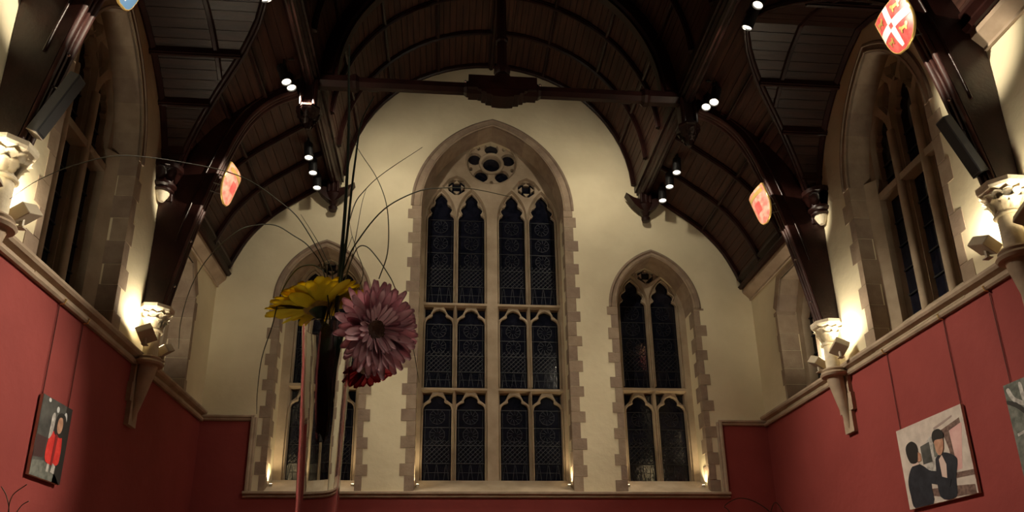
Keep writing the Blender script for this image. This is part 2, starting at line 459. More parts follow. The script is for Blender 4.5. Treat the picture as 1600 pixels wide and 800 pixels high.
# barrel vault panels and ribs
ANG = [math.radians(a) for a in (2, 22.5, 45, 67.5, 90, 112.5, 135, 157.5, 178)]
RIBY = [D-.04, 9.78, 9.02, T1, 7.48, DC, 5.94, T2]
for ya, yb in zip(RIBY, RIBY[1:]):
    for a, b in zip(ANG, ANG[1:]):
        bm = bmesh.new(); n = 9; gap = .0016
        for k in range(n):
            t0 = a+(b-a)*k/n+gap; t1 = a+(b-a)*(k+1)/n-gap; m = (t0+t1)/2
            j = random.uniform(-.004, .004)
            board(bm, vault_pt(t0, ya, RV+j), vault_pt(t1, ya, RV+j), vault_pt(t1, yb, RV+j), vault_pt(t0, yb, RV+j), (-math.cos(m), 0, -math.sin(m)))
        finish(bm, 'boarded_panel', M['boards'], ceil, doubles=False)
RIBP = [(-.045, 0), (-.045, -.035), (-.030, -.035), (-.030, -.055), (-.012, -.075), (.012, -.075), (.030, -.055), (.030, -.035), (.045, -.035), (.045, 0)]
def arc_rib(y, a0, a1, parent, name='rib', k=1.0):
    bm = bmesh.new(); st = [a0+(a1-a0)*i/28 for i in range(29)]
    sweep(bm, RIBP, st, lambda t, a, b: vault_pt(t, y+a*k, RV+b*k))
    return finish(bm, name, M['timber'], parent, smooth=25)
for y in RIBY:
    if y not in (T1, T2): arc_rib(y, ANG[0], ANG[-1], ceil)
for a in ANG[1:-1]:
    bm = bmesh.new()
    k = 1.25 if abs(a-PI/2) < .01 else .8
    sweep(bm, RIBP, [T2, D], lambda y, p, q: (vault_pt(a, y, RV+q*k) + Vector((-math.sin(a), 0, math.cos(a)))*p*k))
    finish(bm, 'rib', M['timber'], ceil, smooth=25)
# cove panels
NB = 16
CV = resample(COVE, NB); MID = 8
def cove_nrm(i):
    (x0, z0), (x1, z1) = CV[i], CV[i+1]; d = Vector((x1-x0, 0, z1-z0)).normalized()
    return Vector((d.z, 0, -d.x))*(1 if d.z*1 < 0 else 1)
for s in (-1, 1):
    def cpanel(i0, i1, yf0, yf1):
        bm = bmesh.new()
        for i in range(i0, i1):
            (x0, z0), (x1, z1) = CV[i], CV[i+1]
            d = Vector((x1-x0, 0, z1-z0)); n = Vector((-d.z, 0, d.x)).normalized()
            if n.z > 0: n = -n
            e = d.normalized()*.003; a = Vector((x0, 0, z0))+e; b = Vector((x1, 0, z1))-e
            j = random.uniform(-.003, .003)
            P = []
            for q, f in ((a, yf0), (b, yf0), (b, yf1), (a, yf1)):
                P.append(Vector((s*(q.x-n.x*j), f(q.z), q.z)))
            board(bm, *P, (s*n.x, 0, n.z))
        if len(bm.faces): finish(bm, 'boarded_panel', M['boards'], ceil, doubles=False)
        else: bm.free()
    cs = lambda v: (lambda z: v)
    for ya, yb in zip(RIBY[:3], RIBY[1:4]):
        cpanel(0, MID, cs(ya), cs(yb)); cpanel(MID, NB, cs(ya), cs(yb))
    for ya, yb in zip((T2, 4.40, 3.62), (4.40, 3.62, 2.84)):
        cpanel(0, MID, cs(ya), cs(yb)); cpanel(MID, NB, cs(ya), cs(yb))
    for sg, T in ((1, T1), (-1, T2)):
        f = (lambda sg: (lambda z: DC+sg*dorm_y(z)))(sg)
        cpanel(0, MID, cs(T), f); cpanel(MID, NB, cs(T), f)
    def cove_rib(y, k=1.0):
        bm = bmesh.new()
        def fn(i, a, b):
            x, z = CV[i]; x0, z0 = CV[max(0, i-1)]; x1, z1 = CV[min(NB, i+1)]
            d = Vector((x1-x0, 0, z1-z0)).normalized(); n = Vector((-d.z, 0, d.x)); n = -n if n.z > 0 else n
            return (s*(x-b*k*n.x), y+a*k, z-b*k*n.z)
        sweep(bm, RIBP, list(range(NB+1)), fn); finish(bm, 'rib', M['timber'], ceil, smooth=25)
    for y in RIBY[:3]+[4.40, 3.62, 2.84]: cove_rib(y)
    def long_rib(i, y0, y1):
        x, z = CV[i]; x0, z0 = CV[i-1]; x1, z1 = CV[i+1]; d = Vector((x1-x0, 0, z1-z0)).normalized(); n = Vector((-d.z, 0, d.x)); n = -n if n.z > 0 else n
        bm = bmesh.new()
        sweep(bm, RIBP, [y0, y1], lambda y, a, b: (s*(x+d.x*a*.8-n.x*b*.8), y, z+d.z*a*.8-n.z*b*.8)); finish(bm, 'rib', M['timber'], ceil, smooth=25)
    long_rib(MID, T1, D); long_rib(MID, YB, T2)
    zz = CV[MID][1]
    long_rib(MID, DC+dorm_y(zz), T1); long_rib(MID, T2, DC-dorm_y(zz)); 
    long_rib(12, DC+dorm_y(CV[12][1]), T1)
    # dormer cross vault: boards run into the wall
    nb = 22; DV = resample(DORM, nb)
    for sg in (1, -1):
        for k in range(nb):
            (y0, z0), (y1, z1) = DV[k], DV[k+1]
            d = Vector((0, y1-y0, z1-z0)); e = d.normalized()*.0035
            a = Vector((0, y0, z0))+e; b = Vector((0, y1, z1))-e; n = Vector((0, -d.z, d.y)).normalized(); n = -n if n.z > 0 else n
            j = random.uniform(-.004, .004)
            a -= n*(j-.012); b -= n*(j-.012)
            P = [(s*W, DC+sg*a.y, a.z), (s*W, DC+sg*b.y, b.z), (s*(cove_x(z1)), DC+sg*b.y, b.z), (s*(cove_x(z0)), DC+sg*a.y, a.z)]
            bm = bmesh.new(); board(bm, *P, (0, sg*n.y, n.z)); finish(bm, 'board', M['boards_x'], ceil, doubles=False)
        # groin rib where dormer and cove meet
        path = []
        for y, z in resample(DORM, 16):
            path.append(Vector((s*(cove_x(z)-.01), DC+sg*(y), z-.015)))
        bm = bmesh.new(); add_tube(bm, path, .038, 8); finish(bm, 'groin_rib', M['timber'], ceil, smooth=50)
        bm = bmesh.new(); add_tube(bm, [p+Vector((-s*.03, -sg*.0, -.045)) for p in path], .02, 6); finish(bm, 'groin_rib', M['timber'], ceil, smooth=50)
        for k in (6, 11, 16):
            y, z = DV[k]
            bm = bmesh.new(); add_box(bm, (s*W, DC+sg*y-.03, z-.085), (s*cove_x(z), DC+sg*y+.03, z+.0)); add_box(bm, (s*W, DC+sg*y-.014, z-.105), (s*cove_x(z), DC+sg*y+.014, z-.08)); finish(bm, 'rib', M['timber'], ceil, doubles=False)
    for xm, th in ((W-.03, .05), (3.45, .04), (3.83, .0)):
        if not th: continue
        pts = [(y, z) for y, z in DORM if cove_x(z) < xm-.03]
        path = [Vector((s*xm, DC+y, z-.02)) for y, z in pts] + [Vector((s*xm, DC-y, z-.02)) for y, z in reversed(pts[:-1])]
        bm = bmesh.new()
        add_tube(bm, path, th, 6); finish(bm, 'wall_rib' if th == .05 else 'rib', M['timber'], ceil, smooth=50)

# ---- purlins
PROF = [(-.13, .10), (-.13, -.02), (-.10, -.02), (-.10, -.06), (-.07, -.08), (-.07, -.12), (-.045, -.15), (-.02, -.15), (0, -.175), (.02, -.15), (.045, -.15), (.07, -.12), (.07, -.08), (.10, -.06), (.10, -.02), (.13, -.02), (.13, .10)]
for s, lab in ((-1, 'left'), (1, 'right')):
    bm = bmesh.new(); sweep(bm, PROF, [YB, D], lambda y, a, b: (s*PX+a, y, PZ+b))
    finish(bm, 'purlin', M['timber'], ceil, smooth=20)

# ================================================================== WINDOWS
def light_set(win, fn, loop, d, cx, hw, z0, zs, za, bars=True, lattice=(None, None), mi=0):
    """dark pane with its leading"""
    bm = bmesh.new(); add_plate(bm, [offset(loop, .012)], fn, d, d+.01); finish(bm, 'pane', M['glass'], win)
    bm = bmesh.new()
    def bar(a0, b0, a1, b1, t=.004, dd=.006):
        v = Vector((a1-a0, b1-b0)); 
        if v.length < .004: return
        n = Vector((-v.y, v.x)).normalized()*t
        P = [(a0-n.x, b0-n.y), (a1-n.x, b1-n.y), (a1+n.x, b1+n.y), (a0+n.x, b0+n.y)]
        f = [bm.verts.new(fn(p[0], p[1], d-dd)) for p in P]; bk = [bm.verts.new(fn(p[0], p[1], d+.002)) for p in P]
        bm.faces.new(f)
        for i in range(4): bm.faces.new((f[i], f[(i+1) % 4], bk[(i+1) % 4], bk[i]))
    def diag(zl, zh, step, sgn, t=.004):
        L = cx-hw+.02; Rr = cx+hw-.02; c = -(2*hw)-.0
        off = 0
        while off < (zh-zl)+(Rr-L):
            # line from (L + max(0, off-(zh-zl)), ...) with slope 1
            a0, b0 = (L, zl+off) if off <= zh-zl else (L+off-(zh-zl), zh)
            k = min(b0-zl, Rr-a0); a1, b1 = a0+k, b0-k
            if sgn > 0: a0, a1 = L+Rr-a0, L+Rr-a1
            bar(a0, b0, a1, b1, t); off += step
    H = zs-z0
    t0 = z0+.12*H if H > .6 else z0+.1
    # border strips and horizontal joints
    bar(cx-hw+.025, z0, cx-hw+.025, zs, .003); bar(cx+hw-.025, z0, cx+hw-.025, zs, .003)
    n = max(2, round(H/.30)); 
    for i in range(1, n+1): bar(cx-hw, z0+H*i/n, cx+hw, z0+H*i/n, .005, .010)
    zl = z0+H/n; zh = z0+H*2/n+.08
    diag(zl, zh, .075, 1, .004); diag(zl, zh, .075, -1, .0022)
    # rosette of leads
    for q in range(1, n):
        zc = z0+H*(q+.5)/n+.03
        if q in (1,): continue
        m = 10
        for i in range(m):
            a = 2*PI*i/m; r0, r1 = .04, min(hw-.04, .12)
            bar(cx+r0*math.cos(a), zc+r0*math.sin(a), cx+r1*math.cos(a+.3), zc+r1*math.sin(a+.3), .0025)
            bar(cx+r1*math.cos(a+.3), zc+r1*math.sin(a+.3), cx+r1*math.cos(a-.33), zc+r1*math.sin(a-.33), .0025)
    for i in range(6):
        x = cx-hw+.03+(2*hw-.06)*i/5; bar(x, z0+.03, x+.03*(-1)**i, zl-.02, .003)
    bar(cx-hw+.03, z0+.5*(zl-z0), cx+hw-.03, z0+.5*(zl-z0), .003)
    finish(bm, 'leading', M['lead'], win, doubles=False)
def quoins(win, fn, cx, hw, zb, zt, big, small, hb, hs, depth_big=.30, depth_small=.12, jit=.02, proud=.006, sides=(-1, 1), seed=0, z_fill=True):
    rnd = random.Random(seed)
    for sd in sides:
        z = zb; k = seed % 2
        while z < zt-.02:
            wide = k % 2 == 0
            h = (hb if wide else hs)*rnd.uniform(.92, 1.08); z1 = min(z+h, zt)
            wd = (big if wide else small)+rnd.uniform(-jit, jit)
            dp = (depth_small if wide else depth_big)+rnd.uniform(-jit, jit)
            g = .003
            bm = bmesh.new()
            a0 = cx+sd*(hw-proud); a1 = cx+sd*(hw+wd)
            # L-shaped stone: face on the wall and return on the reveal
            lo, hi = sorted((a0, a1))
            add_box(bm, (lo, z+g, -proud), (hi, z1-g, .03), fn)
            lo, hi = sorted((a0, cx+sd*(hw+.03)))
            add_box(bm, (lo, z+g, .03), (hi, z1-g, dp), fn)
            finish(bm, 'quoin', QS[rnd.randrange(3)], win, doubles=False)
            z = z1; k += 1
def voussoirs(win, fn, cx, hw, hwo, zs, za, zao, n=6, depth=.44, proud=.008, mats=None):
    A = arch(cx, hw-.004, zs-1, zs, za-.004, 24)[2:]; B = arch(cx, hwo, zs-1, zs, zao, 24)[2:]
    N = len(A); step = (N-1)/(2*n)
    for k in range(2*n):
        i0, i1 = round(k*step), round((k+1)*step)
        bm = bmesh.new()
        lp = A[i0:i1+1] + list(reversed(B[i0:i1+1]))
        lp2 = A[i0:i1+1] + [((a[0]+(b[0]-a[0])*.35), a[1]+(b[1]-a[1])*.35) for a, b in reversed(list(zip(A[i0:i1+1], B[i0:i1+1])))]
        add_plate(bm, [lp], fn, -proud, .02); add_plate(bm, [[(p[0], p[1]) for p in lp2]], fn, .0, depth)
        finish(bm, 'voussoir', QS[(k*7+3) % 3], win)
    # hood mould with rounded roll along the outer edge of the arch
    path = []
    Bm = arch(cx, hwo-.03, zs-1, zs, zao-.035, 24)[2:]
    bm = bmesh.new(); add_tube(bm, [Vector(fn(p[0], p[1], -.005)) for p in Bm], .022, 6); finish(bm, 'hood_mould', M['quoin_c'], win, smooth=60)
    Am = arch(cx, hw+.02, zs-1, zs, za+.02, 24)[2:]
    bm = bmesh.new(); add_tube(bm, [Vector(fn(p[0], p[1], -.004)) for p in Am], .014, 6); finish(bm, 'roll_mould', M['quoin_b'], win, smooth=60)

DT = .42     # depth of the tracery behind the wall face
def tier(cx, hw, z0, zs, za, ztop):
    """square-headed tier below a transom: stone opening, cusped hole and two spandrel eyes"""
    A = [(cx-hw-.022, z0-.015), (cx+hw+.022, z0-.015), (cx+hw+.022, ztop), (cx-hw-.022, ztop)]
    B = light_loop(cx, hw, z0, zs, za, TRE)
    r = za-zs; eyes = []
    for s in (-1, 1):
        e = [(cx+s*(hw+.012), ztop-.012), (cx+s*(hw*.47), ztop-.012), (cx+s*(hw*.70), za-.30*r), (cx+s*(hw+.012), zs+.42*r)]
        eyes.append(e)
    return A, B, eyes
def window(win, fn, outline, sets, extraA, extraB, dt):
    """sets: (hole for the moulding layer, hole for the cusped layer, eyes)"""
    A = [outline] + [s[0] for s in sets] + extraA
    B = [outline] + [s[1] for s in sets] + [e for s in sets for e in s[2]] + extraB
    bm = bmesh.new(); add_plate(bm, A, fn, dt, dt+.07, .022); finish(bm, 'mullion_frame', M['stone'], win)
    bm = bmesh.new(); add_plate(bm, B, fn, dt+.06, dt+.16, .014); finish(bm, 'tracery', M['stone'], win)
# --- window_1: the great gable window
w1 = empty('window_1', (CXW, D, 2.93)); tag(w1, 'tall central gable window of eight dark lights under a rose', 'window', kind='structure')
LW = .2125; LX = [-.857, -.342, .342, .857]
outl = arch(CXW, 1.19, 2.95, 7.58, 9.20, 14)
sets = []; panes = []
c0 = CXW+.008
for i, x in enumerate(LX):
    cx = c0+x
    sets.append((arch(cx, LW+.022, 6.085, 7.64, 8.17, 8), light_loop(cx, LW, 6.10, 7.64, 8.13, CINQ), [])); panes.append((cx, 6.10, 7.64, 8.13, CINQ))
    sets.append(tier(cx, LW, 4.655, 5.73, 5.965, 6.005)); panes.append((cx, 4.655, 5.73, 5.965, TRE))
    sets.append(tier(cx, LW, 3.165, 4.295, 4.52, 4.565)); panes.append((cx, 3.165, 4.295, 4.52, TRE))
exA = [circle(c0, 8.75, .435, 32)]; exB = [circle(c0, 8.75, .142, 20)]
for k in range(5):
    a = PI/2+2*PI*k/5; rr = .295
    exB.append([(c0+rr*math.cos(a)+math.cos(b)*.112*(1+.10*math.cos(b-a)), 8.75+rr*math.sin(a)+math.sin(b)*.112*(1+.10*math.cos(b-a))) for b in [2*PI*q/16 for q in range(16)]])
    a2 = a+PI/5; exB.append(circle(c0+.375*math.cos(a2), 8.75+.375*math.sin(a2), .022, 8))
for s in (-1, 1):
    qx = c0+s*.60
    exA.append([(qx-.215, 8.235), (qx-.17, 8.20), (qx, 8.07), (qx+.17, 8.20), (qx+.215, 8.235), (qx+.12, 8.37), (qx, 8.43), (qx-.12, 8.37)])
    exB.append(foil(qx, 8.255, .16, 4, PI/4, .56, 6))
    exB.append([(qx-.045, 8.03), (qx, 7.90), (qx+.045, 8.03)])
window(w1, endw, outl, sets, exA, exB, DT)
for cx, z0, zs, za, pr in panes:
    light_set(w1, endw, light_loop(cx, LW, z0, zs, za, pr), DT+.12, cx, LW, z0, zs, za)
bm = bmesh.new(); add_plate(bm, [circle(c0, 8.75, .43, 28)], endw, DT+.13, DT+.14); finish(bm, 'rose_pane', M['glass'], w1)
for s in (-1, 1):
    bm = bmesh.new(); add_plate(bm, [circle(c0+s*.60, 8.22, .22, 14)], endw, DT+.13, DT+.14); finish(bm, 'tracery_pane', M['glass'], w1)
for zt in (6.02, 4.58):
    bm = bmesh.new(); add_plate(bm, [[(c0-1.1, zt-.30), (c0+1.1, zt-.30), (c0+1.1, zt), (c0-1.1, zt)]], endw, DT+.145, DT+.15); finish(bm, 'spandrel_pane', M['glass'], w1)
# rings of stone round the eye and the rose
bm = bmesh.new(); add_tube(bm, [Vector(endw(p[0], p[1], DT+.055)) for p in circle(c0, 8.75, .19, 28)+circle(c0, 8.75, .19, 28)[:1]], .03, 8, False); finish(bm, 'rose_ring', M['stone'], w1, smooth=60)
bm = bmesh.new(); add_tube(bm, [Vector(endw(p[0], p[1], DT+.02)) for p in circle(c0, 8.75, .445, 32)+circle(c0, 8.75, .445, 32)[:1]], .022, 6, False); finish(bm, 'rose_ring', M['stone'], w1, smooth=60)
for cx, z0, zs, za, pr in panes:      # cusped roll round each light head
    R = light_loop(cx, LW+.014, z0, zs, za+.014, pr)
    bm = bmesh.new(); add_tube(bm, [Vector(endw(p[0], p[1], DT+.062)) for p in R[2:]], .016, 6); finish(bm, 'head_roll', M['stone'], w1, smooth=60)
    for sx in (-1, 1):
        bm = bmesh.new(); add_tube(bm, [Vector(endw(cx+sx*(LW+.02), z, DT+.03)) for z in (z0, zs)], .012, 6); finish(bm, 'jamb_roll', M['stone'], w1, smooth=60)
bm = bmesh.new()
sweep(bm, [(-.02, 2.90), (-.02, 2.93), (DT, 3.165), (DT+.1, 3.165), (DT+.1, 2.90)], [CXW-1.165, CXW+1.165], lambda x, a, b: (x, D+a, b)); finish(bm, 'sill', M['stone'], w1)
quoins(w1, endw, CXW, 1.165, 2.93, 7.58, .205, .135, .18, .235, .22, .10, .012, seed=3)
voussoirs(w1, endw, CXW, 1.165, 1.335, 7.58, 9.17, 9.31, 7, DT)
# --- window_2/3: two-light gable windows
for idx, s in ((2, -1), (3, 1)):
    cx0 = s*2.60
    win = empty(f'window_{idx}', (cx0, D, 2.93)); tag(win, f'two-light pointed gable window to the {"left" if s < 0 else "right"} of the great window', 'window', kind='structure')
    cg = cx0+.018
    sets = []; pan = []
    for sx in (-1, 1):
        cx = cg+sx*.26
        sets.append((arch(cx, LW+.022, 4.685, 6.12, 6.62, 8), light_loop(cx, LW, 4.70, 6.12, 6.575, CINQ), [])); pan.append((cx, 4.70, 6.12, 6.575, CINQ))
        sets.append(tier(cx, LW, 3.165, 4.29, 4.54, 4.60)); pan.append((cx, 3.165, 4.29, 4.54, TRE))
    exA = [[(cg-.20, 6.65), (cg, 6.50), (cg+.20, 6.65), (cg+.13, 6.76), (cg, 6.83), (cg-.13, 6.76)]]
    exB = [foil(cg, 6.67, .145, 4, PI/4, .56, 6), [(cg-.04, 6.47), (cg, 6.36), (cg+.04, 6.47)]]
    window(win, endw, arch(cx0, .65, 2.95, 5.9, 6.86, 12), sets, exA, exB, DT)
    for cx, z0, zs, za, pr in pan:
        light_set(win, endw, light_loop(cx, LW, z0, zs, za, pr), DT+.12, cx, LW, z0, zs, za)
        R = light_loop(cx, LW+.014, z0, zs, za+.014, pr)
        bm = bmesh.new(); add_tube(bm, [Vector(endw(p[0], p[1], DT+.062)) for p in R[2:]], .016, 6); finish(bm, 'head_roll', M['stone'], win, smooth=60)
        for sx in (-1, 1):
            bm = bmesh.new(); add_tube(bm, [Vector(endw(cx+sx*(LW+.02), z, DT+.03)) for z in (z0, zs)], .012, 6); finish(bm, 'jamb_roll', M['stone'], win, smooth=60)
    bm = bmesh.new(); add_plate(bm, [circle(cg, 6.62, .24, 14)], endw, DT+.13, DT+.14); finish(bm, 'tracery_pane', M['glass'], win)
    bm = bmesh.new(); add_plate(bm, [[(cg-.48, 4.3), (cg+.48, 4.3), (cg+.48, 4.61), (cg-.48, 4.61)]], endw, DT+.145, DT+.15); finish(bm, 'spandrel_pane', M['glass'], win)
    bm = bmesh.new()
    sweep(bm, [(-.02, 2.90), (-.02, 2.93), (DT, 3.165), (DT+.1, 3.165), (DT+.1, 2.90)], [cx0-.625, cx0+.625], lambda x, a, b: (x, D+a, b)); finish(bm, 'sill', M['stone'], win)
    quoins(win, endw, cx0, .625, 2.93, 5.88, .165, .095, .18, .235, .22, .10, .015, seed=idx+5)
    voussoirs(win, endw, cx0, .625, .75, 5.88, 6.79, 6.91, 5, DT)
# --- window_4/5: three-light dormer windows in the side walls
DS = .30
for idx, fn, s in ((4, leftw, -1), (5, rightw, 1)):
    lab = 'left' if s < 0 else 'right'
    c = SW['c']
    win = empty(f'window_{idx}', (s*W, c, 4.02)); tag(win, f'large three-light pointed window in the {lab} side wall', 'window', kind='structure')
    hw = .155; sets = []; pan = []
    for k, (off, zs, za) in enumerate(((-.46, 6.55, 6.93), (0, 6.75, 7.13), (.46, 6.55, 6.93))):
        cx = c+off
        sets.append((arch(cx, hw+.02, 5.985, zs, za+.03, 8), light_loop(cx, hw, 6.0, zs, za, CINQ), [])); pan.append((cx, 6.0, zs, za, CINQ))
        sets.append(([(cx-hw-.02, 4.325), (cx+hw+.02, 4.325), (cx+hw+.02, 5.90), (cx-hw-.02, 5.90)], [(cx-hw, 4.34), (cx+hw, 4.34), (cx+hw, 5.89), (cx-hw, 5.89)], [])); pan.append((cx, 4.34, 5.89, None, None))
    exA = []; exB = []
    for off, zz, h in ((-.235, 7.09, .20), (.235, 7.09, .20), (0, 7.36, .16)):
        pts = [(c+off, zz-h), (c+off+.085, zz-h*.2), (c+off+.075, zz+h*.45), (c+off, zz+h), (c+off-.075, zz+h*.45), (c+off-.085, zz-h*.2)]
        exB.append(pts); exA.append(offset(pts, .02))
    window(win, fn, arch(c, SW['hw']+.02, 4.2, SW['zs'], SW['za']+.03, 12), sets, exA, exB, DS)
    for cx, z0, zs, za, pr in pan:
        lp = light_loop(cx, hw, z0, zs, za, pr) if pr else [(cx-hw, z0), (cx+hw, z0), (cx+hw, zs), (cx-hw, zs)]
        bm = bmesh.new(); add_plate(bm, [offset(lp, .012)], fn, DS+.12, DS+.13); finish(bm, 'pane', M['glass'], win)
        bm = bmesh.new(); n = 5 if not pr else 3
        for i in range(1, n): add_box(bm, (cx-hw, z0+(zs-z0)*i/n-.009, DS+.10), (cx+hw, z0+(zs-z0)*i/n+.009, DS+.118), fn)
        finish(bm, 'saddle_bars', M['iron'], win, doubles=False)
    bm = bmesh.new(); add_plate(bm, [[(c-.34, 6.86), (c+.34, 6.86), (c+.2, 7.4), (c, 7.56), (c-.2, 7.4)]], fn, DS+.135, DS+.14); finish(bm, 'tracery_pane', M['glass'], win)
    for off in (-.23, .23):      # rounded mullion fronts
        bm = bmesh.new(); add_tube(bm, [Vector(fn(c+off, z, DS+.005)) for z in (4.30, 6.6)], .05, 8); finish(bm, 'mullion', M['stone'], win, smooth=50)
    bm = bmesh.new(); add_box(bm, (c-.62, 5.90, DS-.03), (c+.62, 5.985, DS+.10), fn); finish(bm, 'transom', M['stone'], win)
    bm = bmesh.new()
    sweep(bm, [(-.03, 3.99), (-.03, 4.04), (DS, 4.34), (DS+.1, 4.34), (DS+.1, 3.99)], [c-SW['hw'], c+SW['hw']], lambda y, a, b: fn(y, b, a)); finish(bm, 'sill', M['stone'], win)
    # splayed jambs
    for sd in (-1, 1):
        bm = bmesh.new()
        vs = [(sd*SW['hw'], .19), (sd*SW['hw'], DS+.12), (sd*.635, DS+.12), (sd*.635, DS-.02)]
        sweep(bm, vs, [4.05, 6.2], lambda z, a, b: fn(c+a, z, b)); finish(bm, 'jamb', M['stone'], win)
    quoins(win, fn, c, SW['hw'], 4.05, SW['zs'], .17, .10, .26, .30, .30, .17, .03, seed=idx*2)
    voussoirs(win, fn, c, SW['hw'], SW['hw']+.13, SW['zs'], SW['za'], SW['za']+.14, 5, DS)
# --- window_6/7: narrow shouldered windows of the end bay
for idx, fn, s in ((6, leftw, -1), (7, rightw, 1)):
    lab = 'left' if s < 0 else 'right'; c = NW['c']
    win = empty(f'window_{idx}', (s*W, c, 4.02)); tag(win, f'narrow shouldered stone window beside the gable, {lab} wall', 'window', kind='structure')
    lp = narrow_loop(-.16); hl = [(x, max(z, 4.2)) for x, z in lp]
    bm = bmesh.new(); add_plate(bm, [narrow_loop(.02), hl], fn, .30, .42, .03); finish(bm, 'frame', M['stone'], win)
    bm = bmesh.new(); add_plate(bm, [offset(hl, .03)], fn, .41, .42); finish(bm, 'pane', M['glass'], win)
    bm = bmesh.new(); add_box(bm, (c-.05, 4.2, .30), (c+.05, 5.78, .41), fn); finish(bm, 'mullion', M['stone'], win)
    bm = bmesh.new()
    for i in range(1, 6): add_box(bm, (c-.34, 4.2+.28*i-.008, .39), (c+.34, 4.2+.28*i+.008, .408), fn)
    finish(bm, 'saddle_bars', M['iron'], win, doubles=False)
    bm = bmesh.new(); sweep(bm, [(-.03, 3.99), (-.03, 4.04), (.30, 4.2), (.40, 4.2), (.40, 3.99)], [c-.5, c+.5], lambda y, a, b: fn(y, b, a)); finish(bm, 'sill', M['stone'], win)
    quoins(win, fn, c, .50, 4.05, 5.50, .10, .06, .26, .30, .30, .30, .02, seed=idx)
    A, B = narrow_loop(-.004), narrow_loop(.09)
    for k in range(2, 7):
        bm = bmesh.new(); q = [A[k], A[k+1], B[k+1], B[k]]
        add_plate(bm, [q], fn, -.006, .02); q2 = [A[k], A[k+1], tuple((Vector(A[k+1])*.6+Vector(B[k+1])*.4)), tuple((Vector(A[k])*.6+Vector(B[k])*.4))]
        add_plate(bm, [q2], fn, 0, .30); finish(bm, 'lintel_stone', QS[k % 3], win)

